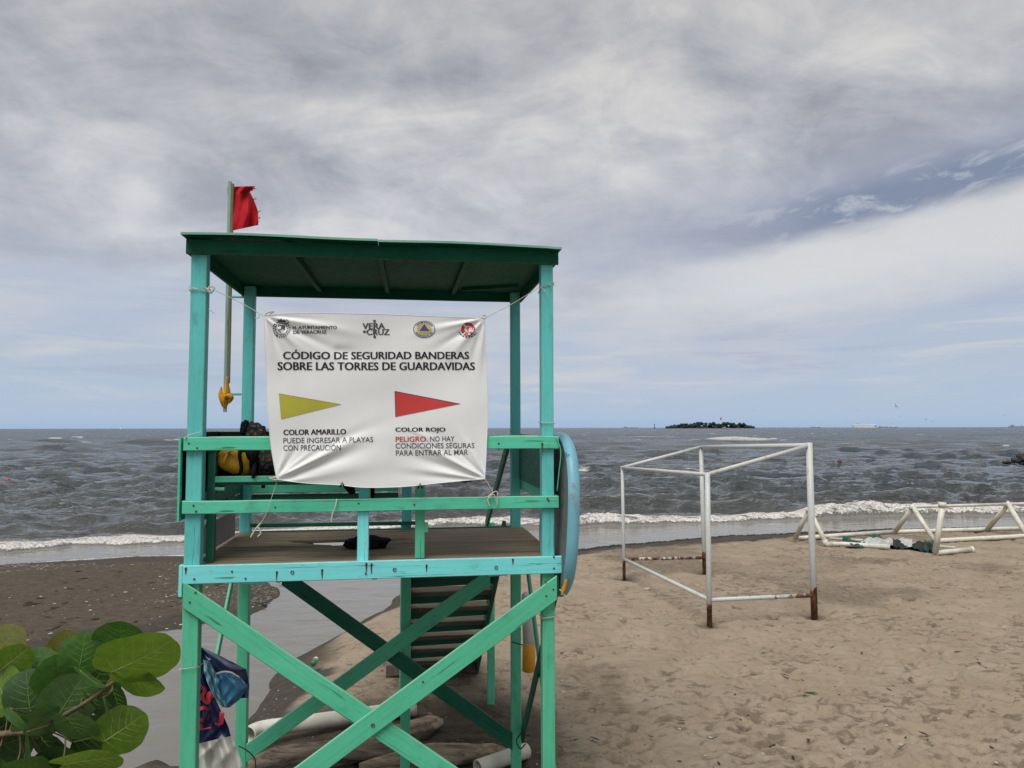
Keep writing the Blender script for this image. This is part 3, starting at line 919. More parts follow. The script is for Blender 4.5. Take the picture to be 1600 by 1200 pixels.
# back rails
bar('rail', (0.05, TD + 0.012, 2.585), (1.30, TD + 0.012, 2.585), 0.085, 0.022, M['rail'], tower)
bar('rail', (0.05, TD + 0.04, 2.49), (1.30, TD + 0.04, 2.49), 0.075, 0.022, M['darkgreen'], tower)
bar('rail', (0.05, TD + 0.012, 2.99), (1.30, TD + 0.012, 2.99), 0.085, 0.022, M['rail'], tower)
bar('low_rail', (0.055, TD - 0.03, H(819, 470, TD - 0.03)), (1.47, TD - 0.03, H(817, 640, TD - 0.03)), 0.033, 0.03, M['darkgreen'], tower)
# side rails and panels
for side, a in ((-1, -0.063), (1, TW + 0.056)):
    bar('side_rail', (a, 0.02, 3.0), (a, TD + 0.09, 3.0), 0.085, 0.022, M['rail'], tower)
    bar('side_rail', (a, 0.02, 2.588), (a, TD + 0.09, 2.588), 0.085, 0.022, M['rail'], tower)
bar('side_panel', (-0.088, -0.02, 2.77), (-0.088, 1.55, 2.77), 0.54, 0.012, M['rail'], tower, bev=0.001, segs=8, wob=0.004)
bar('panel_gap_shade', (-0.0785, 0.03, 2.785), (-0.0785, 1.5, 2.785), 0.33, 0.005, M['black_cloth_and_shade'], tower, bev=0.001)  # added black sheet standing in for deep shade inside the panel
bar('side_panel', (TW + 0.037, 0.10, 2.795), (TW + 0.037, TD, 2.795), 0.32, 0.012, M['darkgreen'], tower, bev=0.001)
bar('side_board', (-0.03, 0.11, 2.60), (-0.03, TD, 2.60), 0.095, 0.022, M['darkgreen'], tower)
bar('side_board', (-0.03, 0.11, 2.50), (-0.03, TD, 2.50), 0.08, 0.022, M['darkgreen'], tower)
tag(bar('side_panel', (-0.02, 0.16, 2.325), (-0.02, TD - 0.28, 2.325), 0.20, 0.01, M['pinkboard'], tower, bev=0.001), label='washed-out pinkish grey panel')
bar('stud', (0.075, 0.17, C_DECK - 0.005), (0.075, 0.17, 2.95), 0.05, 0.07, M['darkgreen'], tower, (1, 0, 0))
# shelf; shade of the box is put into its black back and end boards
cs = H(743, 380, 0.16)
bar('shelf', (0.056, 0.33, cs - 0.055), (1.25, 0.33, cs - 0.055), 0.33, 0.018, M['darkgreen'], tower, (0, 1, 0))
bar('shelf_edge', (0.056, 0.15, cs - 0.02), (1.25, 0.15, cs - 0.02), 0.042, 0.022, M['rail'], tower)
bar('shelf_cleat', (0.056, 0.155, cs - 0.085), (0.16, 0.155, cs - 0.085), 0.022, 0.03, M['rail'], tower)
bar('shelf_back', (0.03, 0.51, cs + 0.12), (1.25, 0.51, cs + 0.12), 0.36, 0.015, M['black_cloth_and_shade'], tower)
bar('shelf_end', (0.03, 0.12, cs + 0.12), (0.03, 0.50, cs + 0.12), 0.36, 0.012, M['black_cloth_and_shade'], tower)
# uprights between deck and rails
a0 = tp(567, 830, 0.02)[0]
bar('baluster', (a0, 0.020, C_DECK - 0.09), (a0, 0.020, 2.54), 0.076, 0.04, M['turq'], tower, (1, 0, 0))
bar('baluster', (a0 + 0.005, 0.045, 2.54), (a0 + 0.005, 0.045, 2.95), 0.076, 0.05, M['turq_post'], tower, (1, 0, 0))
a1 = tp(655.5, 830, 0.1)[0]
bar('baluster', (a1, 0.09, C_DECK - 0.004), (a1, 0.09, 2.96), 0.066, 0.05, M['green'], tower, (1, 0, 0))
bar('cleat', (a1 + 0.045, 0.09, H(830, 666, .1)), (a1 + 0.045, 0.09, H(816, 666, .1)), 0.024, 0.05, M['green'], tower, (1, 0, 0))
# back middle posts carrying the stair head
a2 = tp(635, 790, TD + 0.05)[0]
bar('stair_post', (a2, TD + 0.05, -0.3), (a2, TD + 0.05, 2.10), 0.085, 0.07, M['green'], tower, (1, 0, 0))
bar('stair_post', (a2, TD + 0.05, C_DECK - 0.10), (a2, TD + 0.05, 3.04), 0.085, 0.07, M['turq_post'], tower, (1, 0, 0))
# roof
ct = 4.352
aL = tp(283, 361, -0.12)[0]; aR = tp(878, 381, -0.12)[0]
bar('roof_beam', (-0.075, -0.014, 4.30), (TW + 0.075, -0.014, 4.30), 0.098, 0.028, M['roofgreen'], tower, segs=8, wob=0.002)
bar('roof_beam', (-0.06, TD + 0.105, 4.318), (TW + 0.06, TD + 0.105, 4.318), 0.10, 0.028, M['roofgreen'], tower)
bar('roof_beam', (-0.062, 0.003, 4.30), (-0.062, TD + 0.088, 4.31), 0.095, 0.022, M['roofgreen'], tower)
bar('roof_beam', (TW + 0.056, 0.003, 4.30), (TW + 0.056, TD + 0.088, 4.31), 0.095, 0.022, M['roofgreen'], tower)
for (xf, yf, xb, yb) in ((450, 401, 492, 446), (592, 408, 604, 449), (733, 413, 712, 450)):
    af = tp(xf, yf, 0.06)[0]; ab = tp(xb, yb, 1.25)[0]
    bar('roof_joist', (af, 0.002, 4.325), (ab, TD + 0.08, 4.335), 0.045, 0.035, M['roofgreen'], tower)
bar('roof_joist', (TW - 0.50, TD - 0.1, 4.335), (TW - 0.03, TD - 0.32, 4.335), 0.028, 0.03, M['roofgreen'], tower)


def roof_sheet(x0, x1, lift):
    nx, ny = 24, 14
    V = []; Fc = []
    for s_ in (0, 1):
        for j in range(ny + 1):
            for i in range(nx + 1):
                a = x0 + (x1 - x0) * i / nx; b = -0.125 + (TD + 0.32) * j / ny
                w_ = 0.006 * math.sin(a * 4.1 + 0.6) * math.exp(-((b + 0.12) / 0.25) ** 2)
                if a > TW: w_ -= 0.003
                V.append((a, b, ct + lift + w_ + s_ * 0.015 + 0.004 * math.sin(a * 2.3 + b * 3)))
    n = (nx + 1) * (ny + 1)
    for j in range(ny):
        for i in range(nx):
            q = j * (nx + 1) + i
            Fc.append((q, q + nx + 1, q + nx + 2, q + 1))
            Fc.append((n + q, n + q + 1, n + q + nx + 2, n + q + nx + 1))
    for i in range(nx):
        Fc.append((i, i + 1, n + i + 1, n + i)); q = ny * (nx + 1) + i
        Fc.append((q + 1, q, n + q, n + q + 1))
    for j in range(ny):
        q = j * (nx + 1); Fc.append((q + nx + 1, q, n + q, n + q + nx + 1))
        q += nx; Fc.append((q, q + nx + 1, n + q + nx + 1, n + q))
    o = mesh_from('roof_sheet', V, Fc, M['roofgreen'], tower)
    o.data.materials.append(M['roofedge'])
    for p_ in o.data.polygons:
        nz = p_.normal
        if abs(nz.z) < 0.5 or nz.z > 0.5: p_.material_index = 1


am = tp(591, 372, -0.12)[0]
roof_sheet(aL, am - 0.002, 0.002)
roof_sheet(am + 0.002, aR, -0.004)
# braces: front X
def brace(p0, p1, b, mat, w_=0.125, t=0.024, name='brace'):
    q0 = tp(*p0, b); q1 = tp(*p1, b)
    return bar(name, (q0[0], b, q0[1]), (q1[0], b, q1[1]), w_, t, mat, tower, (0, 0, 1), segs=6, plumb=0)
brace((286, 928), (770, 1258), -0.014, M['green'], 0.135)
brace((869, 918), (400, 1262), -0.041, M['green'], 0.135)
# back X
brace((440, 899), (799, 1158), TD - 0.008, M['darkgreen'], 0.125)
brace((765, 901), (384, 1176), TD - 0.036, M['green'], 0.125)
# side X, seen nearly end on
bar('brace', (-0.062, TD + 0.05, 2.04), (-0.062, 0.0, 0.30), 0.07, 0.022, M['green'], tower, (0, 0, 1), plumb=1)
for a_, c0_, c1_, m_ in ((TW + 0.06, 2.02, 0.35, 'darkgreen'), (TW + 0.084, 0.35, 2.02, 'green')):
    bar('brace', (a_, 0.0, c0_), (a_, TD + 0.05, c1_), 0.09, 0.022, M[m_], tower, (0, 0, 1), plumb=1)


# nails, hooks and rust streaks on the front boards
def nail_mesh():
    V, Fc = tube_data([(0, 0, 0), (0, -0.004, 0), (0, -0.006, 0)], [0.0068, 0.0068, 0.003], 8)
    me = bpy.data.meshes.new('nail'); me.from_pydata([tuple(v) for v in V], [], Fc); me.materials.append(M['rustmetal'])
    return me
NAIL = nail_mesh()
def ring_data(c, R, r, n=16, m_=6):
    V = []; Fc = []
    for i in range(n):
        a = 2 * PI * i / n
        for k in range(m_):
            b_ = 2 * PI * k / m_
            V.append((c[0] + (R + r * math.cos(b_)) * math.cos(a), c[1] + r * math.sin(b_), c[2] + (R + r * math.cos(b_)) * math.sin(a)))
            Fc.append((i * m_ + k, i * m_ + (k + 1) % m_, ((i + 1) % n) * m_ + (k + 1) % m_, ((i + 1) % n) * m_ + k))
    return V, Fc
for (px, py, st) in ((290, 887, 1), (303, 904, 0), (362, 892, 0), (383, 903, 0), (432, 893, 1), (503, 890, 1), (572, 880, 1), (580, 881, 1), (571, 896, 0), (666, 883, 1), (801, 874, 1), (865, 870, 0), (865, 888, 0), (295, 692, 1), (308, 699, 0), (302, 789, 0), (306, 798, 0), (430, 792, 0), (779, 693, 1), (847, 693, 1), (855, 779, 0), (857, 782, 0), (560, 786, 0), (647, 788, 0), (852, 909, 0), (864, 921, 0), (853, 931, 0), (660, 1065, 0), (300, 389, 0), (316, 391, 0), (591, 385, 0), (855, 394, 0), (305, 925, 0), (296, 940, 0)):
    b = -0.0272 if py < 1000 else -0.0532
    if 905 < py < 1000 and px > 800: b = -0.0532
    a, c = tp(px, py, b)
    o = bpy.data.objects.new('nail', NAIL); C.objects.link(o); o.parent = tower; o.location = (a, b, c)
    if st:
        L = random.uniform(0.03, 0.075)
        n = 7; V = []; Fc = []
        for i in range(n + 1):
            f = i / n; hw = 0.006 * (1 - f) ** 0.7 + 0.001
            ox = random.uniform(-0.0015, 0.0015)
            V += [(a - hw + ox, b - 0.0010, c - L * f), (a + hw + ox, b - 0.0010, c - L * f)]
            if i: Fc.append((2 * i - 2, 2 * i, 2 * i + 1, 2 * i - 1))
        mesh_from('rust_streak', V, Fc, M['rustmetal'], tower)
for (px, py) in ((456, 894), (616, 890), (775, 887), (582, 1131)):
    a, c = tp(px, py, -0.035)
    b = -0.030 if py < 1000 else -0.057
    V, Fc = ring_data((a, b, c), 0.010, 0.0028)
    mesh_from('eye_hook', V, Fc, M['rustmetal'] if py > 1000 else M['metal'], tower, None, True)

# stairs going down behind the deck
SL, SR = 1.40, 2.27
sb0, sc0, sb1, sc1 = TD + 0.16, 2.16, TD + 3.05, 0.02
for a in (SL, SR):
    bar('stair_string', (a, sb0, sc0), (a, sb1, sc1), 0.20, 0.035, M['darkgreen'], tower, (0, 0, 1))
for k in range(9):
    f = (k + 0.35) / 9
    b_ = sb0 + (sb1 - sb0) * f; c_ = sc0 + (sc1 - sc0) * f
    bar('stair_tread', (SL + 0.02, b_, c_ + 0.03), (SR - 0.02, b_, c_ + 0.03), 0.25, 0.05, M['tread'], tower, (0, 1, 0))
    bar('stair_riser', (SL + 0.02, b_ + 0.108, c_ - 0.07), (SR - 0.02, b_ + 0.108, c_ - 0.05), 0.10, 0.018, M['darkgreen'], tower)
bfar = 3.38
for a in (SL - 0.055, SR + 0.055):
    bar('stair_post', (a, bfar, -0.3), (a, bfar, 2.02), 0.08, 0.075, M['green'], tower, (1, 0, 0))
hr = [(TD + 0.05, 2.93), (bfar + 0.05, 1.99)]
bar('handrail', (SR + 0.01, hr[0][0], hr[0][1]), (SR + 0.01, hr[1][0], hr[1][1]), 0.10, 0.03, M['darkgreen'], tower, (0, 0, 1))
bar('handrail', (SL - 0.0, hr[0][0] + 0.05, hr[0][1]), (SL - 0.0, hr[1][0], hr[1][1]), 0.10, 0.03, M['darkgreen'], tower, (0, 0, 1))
# flagpole on two pegs
fb = TD + 0.05
pa0, pc0 = tp(352.5, 643, fb); pa1, pc1 = tp(358, 283, fb)
bar('flagpole', (pa0 - 0.006, fb, pc0), (pa0 - 0.005, fb, pc1), 0.028, 0.03, M['palepole'], tower, (1, 0, 0))
bar('flagpole_batten', (pa0 + 0.020, fb - 0.004, pc0 + 0.25), (pa0 + 0.020, fb - 0.004, pc1 - 0.02), 0.022, 0.024, M['brownpole'], tower, (1, 0, 0))
for py in (463, 615):
    c_ = H(py, 366, fb)
    bar('flagpole_peg', (pa0 + 0.02, fb - 0.0, c_), (-0.043, fb - 0.0, c_), 0.02, 0.02, M['turq_post'], tower, (0, 0, 1))


# ================================================================== flags, ropes and things hung on the tower
def cloth_loft(name, left, right, yfun, nrow, ncol, mat, parent=None, wr=None, thick=0.0, label=None):
    """left/right: pixel polylines from top to bottom; yfun(u,v) gives the depth Y"""
    def along(pl, v):
        n = len(pl) - 1; k = min(int(v * n), n - 1); f = v * n - k
        return pl[k][0] + (pl[k + 1][0] - pl[k][0]) * f, pl[k][1] + (pl[k + 1][1] - pl[k][1]) * f
    V = []; Fc = []
    for j in range(nrow + 1):
        v = j / nrow
        l = along(left, v); r_ = along(right, v)
        for i in range(ncol + 1):
            u = i / ncol
            px = l[0] + (r_[0] - l[0]) * u; py = l[1] + (r_[1] - l[1]) * u
            V.append(at_depth(px, py, yfun(u, v)))
    for j in range(nrow):
        for i in range(ncol):
            q = j * (ncol + 1) + i
            Fc.append((q, q + ncol + 1, q + ncol + 2, q + 1))
    o = mesh_from(name, V, Fc, mat, parent, None, True)
    return o


YF = TL(0, fb, 0).y
flag = empty('red_flag', at_depth(356, 330, YF))
tag(flag, 'tattered red flag flying at the top of the pole above the roof', 'flag')
cl = cloth_loft('flag_cloth', [(356, 291), (356, 302), (358, 325), (357, 345), (357, 361)],
                [(400, 290), (391, 299), (397, 311), (404, 330), (404, 351)], lambda u, v: YF - 0.03 + 0.05 * math.sin(u * 7 + v * 2.2) * u + 0.035 * math.sin(u * 15 + v * 9 + 1) * u + 0.03 * math.sin(v * 6) * u, 30, 30, M['redflag'])
# bottom edge rises to the right; ragged fly end
for v in cl.data.vertices:
    pass
cl.parent = flag; cl.matrix_parent_inverse = Matrix.Translation(-Vector(flag.location))
dat = []
rr = random.Random(3)
for (px, py) in ((399, 292), (396, 296), (398, 312), (397, 309), (403, 332), (404, 338), (403, 343), (404, 346)):
    p0 = at_depth(px - 3, py + 1, YF - 0.02)
    pts = [p0]
    for k in range(4):
        pts.append(pts[-1] + Vector((rr.uniform(0.004, 0.013), rr.uniform(-0.006, 0.006), rr.uniform(-0.006, 0.010))))
    dat.append(tube_data(pts, [0.006, 0.005, 0.004, 0.003, 0.0015], 5))
V = []; Fc = []
for v_, f_ in dat:
    o_ = len(V); V += [v - flag.location for v in v_]; Fc += [tuple(i + o_ for i in q) for q in f_]
mesh_from('frayed_threads', V, Fc, M['redflag'], flag, None, True)
hal = at_depth(351, 296, YF - 0.02); hal2 = at_depth(356, 585, YF - 0.03)
tag(tube('halyard', smooth_path([at_depth(358.5, 290, YF - .02), at_depth(358.5, 420, YF - .028), at_depth(356.5, 520, YF - .03), at_depth(355, 600, YF - .03)], 5), 0.004, M['string']), 'thin flag line running down the flagpole', 'rope')

# yellow flag furled round the foot of the pole
yel = empty('furled_flag', at_depth(353, 616, YF))
tag(yel, 'yellow flag furled and tied round the bottom of the flagpole', 'flag')
def lump(name, pts, rads, mat, parent, seed, sides=16, fold=0.25, sub=5, kf=5):
    P = smooth_path(pts, sub)
    n = len(P); R = []
    for i in range(n):
        f = i / (n - 1) * (len(rads) - 1); k = min(int(f), len(rads) - 2); R.append(rads[k] + (rads[k + 1] - rads[k]) * (f - k))
    V, Fc = tube_data(P, R, sides)
    rs = random.Random(seed); ph = [rs.uniform(0, 6) for _ in range(4)]
    for i in range(n):
        c = P[i]
        for k in range(sides):
            a = 2 * PI * k / sides
            f = 1 + fold * (math.sin(kf * a + ph[0] + i * 0.12) * 0.6 + math.sin(3 * a + ph[1] - i * 0.25) * 0.5 + math.sin(i * 0.9 + ph[2] + a) * 0.3)
            V[i * sides + k] = c + (V[i * sides + k] - c) * f
    if parent is not None: V = [v - Vector(parent.location) for v in V]
    return mesh_from(name, V, Fc, mat, parent, None, True)
lump('flag_cloth', [at_depth(355, 588, YF - .035), at_depth(354.5, 600, YF - .035), at_depth(354, 612, YF - .035), at_depth(351, 626, YF - .035), at_depth(352, 637, YF - .035)], [0.008, 0.016, 0.028, 0.036, 0.010], M['yellowcloth'], yel, 3, 28, 0.22, kf=9)
lump('flag_fold', [at_depth(346, 603, YF - .035), at_depth(345, 615, YF - .04), at_depth(347, 628, YF - .04), at_depth(352, 636, YF - .04)], [0.004, 0.017, 0.015, 0.006], M['yellowcloth'], yel, 8, 14, 0.25)
lump('flag_fold', [at_depth(351, 620, YF - .07), at_depth(357, 618, YF - .075), at_depth(361, 621, YF - .07), at_depth(357, 629, YF - .06)], [0.012, 0.021, 0.018, 0.008], M['yellowcloth'], yel, 11, 14, 0.25)

# ---- banner -----------------------------------------------------------
BBp = -0.045
def bp(px, py): return tp(px, py, BBp)
EDGE_T = [(414, 493), (470, 489.5), (560, 490), (660, 493), (757, 497)]
EDGE_B = [(434, 748), (480, 754), (530, 757), (570, 761), (630, 760), (690, 754), (733, 750), (757, 748)]
EDGE_L = [(414, 493), (415, 540), (417, 600), (420, 650), (425, 700), (434, 748)]
EDGE_R = [(757, 497), (759, 540), (761, 600), (762, 650), (760, 700), (757, 748)]
FOLDS = []   # px0, py0, px1, py1, width px, amplitude m (negative = towards the camera)
for (a_, b_, c_, d_, e_, f_) in (
        (436, 746, 560, 684, 6, -0.016), (438, 748, 570, 700, 8, 0.013), (436, 744, 500, 694, 4, -0.007), (437, 740, 470, 690, 4, 0.006),
        (434, 744, 452, 690, 4, -0.005), (440, 749, 520, 733, 5, 0.006), (445, 750, 600, 720, 12, -0.008), (520, 690, 620, 655, 12, 0.005),
        (755, 746, 660, 694, 5, -0.013), (756, 747, 640, 712, 7, 0.012), (756, 744, 700, 690, 4, 0.008), (757, 742, 722, 680, 4, -0.007), (757, 740, 742, 690, 4, 0.006),
        (753, 748, 650, 733, 5, -0.007), (745, 749, 620, 740, 7, 0.006), (640, 670, 700, 700, 8, -0.004),
        (417, 495, 520, 545, 6, 0.011), (417, 496, 470, 545, 5, -0.010), (416, 496, 445, 560, 5, 0.009), (416, 497, 432, 570, 4, -0.006), (418, 494, 560, 520, 7, -0.008), (418, 494, 500, 500, 4, 0.006), (520, 545, 580, 555, 14, 0.006),
        (755, 499, 680, 545, 6, 0.010), (755, 499, 700, 560, 6, -0.008), (755, 500, 736, 570, 5, 0.009), (756, 500, 748, 590, 5, -0.007), (753, 498, 650, 520, 6, -0.007), (753, 497, 680, 505, 4, 0.005)):
    p = bp(a_, b_); q = bp(c_, d_)
    FOLDS.append((p[0], p[1], q[0], q[1], e_ * 0.0043, f_))
BA = bp(590, 620)


def bdisp(a, c):
    s_ = 0.018 * math.sin((a - BA[0]) * 2.1 + 0.7) + 0.012 * math.sin((c - BA[1]) * 3.0 + 1.0) + 0.004 * math.sin(a * 9 + c * 5) + 0.003 * math.sin(a * 5 - c * 13)
    for (x0, y0, x1, y1, w_, am_) in FOLDS:
        dx, dy = x1 - x0, y1 - y0; L = math.hypot(dx, dy)
        t = ((a - x0) * dx + (c - y0) * dy) / (L * L)
        n = ((a - x0) * dy - (c - y0) * dx) / L
        if t < -0.2 or t > 1.5: continue
        ww = w_ * (0.35 + 0.9 * max(t, 0))
        g = math.exp(-(n / ww) ** 2)
        if g < 1e-3: continue
        env = 1.45 * max(0.0, min(1.0, (t + 0.02) * 6)) * (1 - min(max((t - 0.45) / 0.85, 0), 1)) ** 1.3
        s_ += am_ * g * env
    return BBp - 0.02 + s_


def crv(pl, n):
    pts = smooth_path([(p[0], p[1], 0) for p in pl], 12)
    # resample by x for top/bottom, y for sides
    L = [0]
    for i in range(1, len(pts)): L.append(L[-1] + (pts[i] - pts[i - 1]).length)
    out = []
    for i in range(n + 1):
        t = L[-1] * i / n
        k = max(j for j in range(len(L)) if L[j] <= t + 1e-9); k = min(k, len(L) - 2)
        f = (t - L[k]) / (L[k + 1] - L[k]); out.append(pts[k].lerp(pts[k + 1], f))
    return out


banner = empty('banner', TL(BA[0], BBp, BA[1]), YAW)
tag(banner, 'large white vinyl banner with flag safety code tied across the front of the tower', 'banner')
BM = Matrix.Translation((-BA[0], -BBp, -BA[1]))
def build_banner():
    nu, nv = 190, 140
    T_, B_, L_, R_ = crv(EDGE_T, nu), crv(EDGE_B, nu), crv(EDGE_L, nv), crv(EDGE_R, nv)
    V = []; Fc = []
    for j in range(nv + 1):
        v = j / nv
        for i in range(nu + 1):
            u = i / nu
            p = T_[i] * (1 - v) + B_[i] * v + L_[j] * (1 - u) + R_[j] * u - (T_[0] * (1 - u) * (1 - v) + T_[nu] * u * (1 - v) + B_[0] * (1 - u) * v + B_[nu] * u * v)
            a, c = bp(p.x, p.y)
            V.append((a, bdisp(a, c), c))
    for j in range(nv):
        for i in range(nu):
            q = j * (nu + 1) + i; Fc.append((q, q + nu + 1, q + nu + 2, q + 1))
    o = mesh_from('vinyl_sheet', [BM @ Vector(v) for v in V], Fc, M['banner'], banner, None, True)
    # hem: a thin doubled edge
    ring = [V[i] for i in range(nu + 1)] + [V[j * (nu + 1) + nu] for j in range(1, nv + 1)] + [V[nv * (nu + 1) + i] for i in range(nu - 1, -1, -1)] + [V[j * (nu + 1)] for j in range(nv - 1, -1, -1)]
    V2, F2 = tube_data([BM @ Vector(v) for v in ring[::3]], 0.0022, 5)
    mesh_from('hem', V2, F2, M['banner'], banner, None, True)
    # two notched pull tabs along the bottom
    for (px, py) in ((535, 755), (656, 757)):
        a, c = bp(px, py)
        V3, F3 = tube_data([BM @ Vector((a - 0.012, BBp - 0.03, c - 0.022)), BM @ Vector((a, BBp - 0.034, c + 0.012)), BM @ Vector((a + 0.014, BBp - 0.03, c - 0.022))], [0.007, 0.003, 0.007], 6)
        mesh_from('tie_loop', V3, F3, M['black_cloth_and_shade'], banner, None, True)
build_banner()


def LAY(bm):
    l = bm.verts.layers.float.get('lay')
    return l if l is not None else bm.verts.layers.float.new('lay')


def drape(name, bm, mat, lift=0.0022):
    """bmesh in (a, 0, c) plane -> cut finely and lay it on the banner surface"""
    lo = [min(v.co.x for v in bm.verts), min(v.co.z for v in bm.verts)]; hi = [max(v.co.x for v in bm.verts), max(v.co.z for v in bm.verts)]
    st = 0.022
    for ax, nrm in ((0, (1, 0, 0)), (1, (0, 0, 1))):
        x = lo[ax] + st
        while x < hi[ax]:
            co = (x, 0, 0) if ax == 0 else (0, 0, x)
            bmesh.ops.bisect_plane(bm, geom=bm.verts[:] + bm.edges[:] + bm.faces[:], plane_co=co, plane_no=nrm)
            x += st
    lay = LAY(bm)
    for v in bm.verts:
        v.co.y = bdisp(v.co.x, v.co.z) - lift - v[lay]
        v.co = BM @ v.co
    bmesh.ops.recalc_face_normals(bm, faces=bm.faces[:])
    for f in bm.faces:
        if f.normal.y > 0: f.normal_flip()
    me = bpy.data.meshes.new(name); bm.to_mesh(me); bm.free()
    return link_mesh(name, me, mat, banner)


def text_bm(s_, bold=0.0, shear=0.0, spacing=1.0):
    cu = bpy.data.curves.new('t', 'FONT'); cu.body = s_; cu.size = 1; cu.offset = bold; cu.resolution_u = 3; cu.fill_mode = 'FRONT' if hasattr(cu, 'fill_mode') else cu.fill_mode
    cu.shear = shear; cu.space_character = spacing
    try: cu.dimensions = '2D'; cu.fill_mode = 'BOTH'
    except Exception: pass
    o = bpy.data.objects.new('t', cu); C.objects.link(o)
    dg = bpy.context.evaluated_depsgraph_get()
    me = bpy.data.meshes.new_from_object(o.evaluated_get(dg))
    bm = bmesh.new(); bm.from_mesh(me)
    bpy.data.objects.remove(o); bpy.data.curves.remove(cu); bpy.data.meshes.remove(me)
    bmesh.ops.remove_doubles(bm, verts=bm.verts[:], dist=1e-5)
    return bm


def fit(bm, p00, p10, h_px):
    """place text bbox: p00 = pixel of the lower left corner, p10 = lower right corner, h_px = height"""
    xs = [v.co.x for v in bm.verts]; ys = [v.co.y for v in bm.verts]
    x0, x1, y0, y1 = min(xs), max(xs), min(ys), max(ys)
    a0 = Vector(bp(*p00)); a1 = Vector(bp(*p10)); a2 = Vector(bp(p00[0], p00[1] - h_px))
    for v in bm.verts:
        u = (v.co.x - x0) / (x1 - x0); w_ = (v.co.y - y0) / (y1 - y0)
        q = a0 + (a1 - a0) * u + (a2 - a0) * w_
        v.co = (q.x, 0, q.y)
    return bm


def line_text(s_, p00, p10, h_px, mat, bold=0.0, name='lettering', **k):
    off = 0.0 if bold > 0.01 else bold
    bm = text_bm(s_, off, **k)
    if bold > 0.01:
        w_ = bold * 1.25
        me = bpy.data.meshes.new('t'); bm.to_mesh(me)
        for q in (1, 2):
            n0 = len(bm.verts)
            bm.from_mesh(me); bm.verts.ensure_lookup_table()
            for v in bm.verts[n0:]: v.co.x += w_ * (1 if q == 1 else -1); v.co.z = 0.0005 * q
        bpy.data.meshes.remove(me)
    ly = LAY(bm)
    for v in bm.verts: v[ly] = v.co.z
    drape(name, fit(bm, p00, p10, h_px), mat)


K_ = M['black_ink']
line_text('CÓDIGO DE SEGURIDAD BANDERAS', (443, 561), (733.5, 560.5), 14.8, K_, 0.026)
line_text('SOBRE LAS TORRES DE GUARDAVIDAS', (434.5, 578), (742.5, 577.8), 12.6, K_, 0.026)
line_text('H. AYUNTAMIENTO', (458, 514.5), (527, 514), 5.0, M['grey_ink'], 0.03)
line_text('DE VERACRUZ', (459, 521.5), (511, 521), 5.0, M['grey_ink'], 0.03)
line_text('VERA', (566.5, 514), (602, 513.5), 9.2, M['grey_ink'], 0.03)
line_text('CRUZ', (573, 523), (609, 523), 9.2, M['grey_ink'], 0.03)
line_text('COLOR AMARILLO', (443.5, 679), (541, 678), 8.4, K_, 0.030)
line_text('PUEDE INGRESAR A PLAYAS', (443.5, 692), (583, 690.5), 8.4, M['grey_ink'], 0.004)
line_text('CON PRECAUCIÓN', (443.5, 703.5), (533, 703), 11.0, M['grey_ink'], 0.004)
line_text('COLOR ROJO', (617.5, 676), (696, 676), 8.4, K_, 0.030)
line_text('PELIGRO.', (618, 690), (668, 689.5), 8.0, M['red_ink'], 0.016)
line_text('NO HAY', (672, 689.5), (710, 689.2), 8.0, M['grey_ink'], 0.004)
line_text('CONDICIONES SEGURAS', (618, 700.5), (741, 700), 8.4, M['grey_ink'], 0.004)
line_text('PARA ENTRAR AL MAR', (618.5, 711.8), (731, 710.5), 8.4, M['grey_ink'], 0.004)


def poly_on(name, pts, mat, lift=0.0022):
    bm = bmesh.new()
    vs = [bm.verts.new((bp(*p)[0], 0, bp(*p)[1])) for p in pts]
    bm.faces.new(vs)
    return drape(name, bm, mat, lift)


def disc(cx, cy, rx, ry, n=36, a0=0, a1=2 * PI):
    return [(cx + rx * math.cos(a0 + (a1 - a0) * i / n), cy + ry * math.sin(a0 + (a1 - a0) * i / n)) for i in range(n)]


def ring_on(name, cx, cy, r0, r1, mat, ky=1.0, n=40, lift=0.003, seg=None):
    bm = bmesh.new()
    rows = []
    for i in range(n + 1):
        a = 2 * PI * i / n
        rows.append([bm.verts.new((bp(cx + r * math.cos(a), cy + r * ky * math.sin(a))[0], 0, bp(cx + r * math.cos(a), cy + r * ky * math.sin(a))[1])) for r in (r0, r1)])
    for i in range(n):
        if seg is not None and not seg(i / n): continue
        bm.faces.new((rows[i][0], rows[i + 1][0], rows[i + 1][1], rows[i][1]))
    bmesh.ops.delete(bm, geom=[v for v in bm.verts if not v.link_faces], context='VERTS')
    return drape(name, bm, mat, lift)


poly_on('yellow_pennant_print', [(436.5, 614.5), (533, 631.5), (440, 654.5)], M['yellow_ink'])
poly_on('red_pennant_print', [(617, 611), (719, 631), (618, 651)], M['red_ink'])
def edge_line(a, b, w_, mat, nm):
    dx, dy = b[0] - a[0], b[1] - a[1]; L = math.hypot(dx, dy); nx, ny = -dy / L * w_ / 2, dx / L * w_ / 2
    poly_on(nm, [(a[0] + nx, a[1] + ny), (b[0] + nx, b[1] + ny), (b[0] - nx, b[1] - ny), (a[0] - nx, a[1] - ny)], mat, 0.0032)
edge_line((617, 611), (719, 631), 0.9, M['grey_ink'], 'pennant_outline')
edge_line((617, 611), (618, 651), 0.9, M['grey_ink'], 'pennant_outline')
edge_line((436.5, 614.5), (533, 631.5), 0.8, M['tan_ink'], 'pennant_outline')
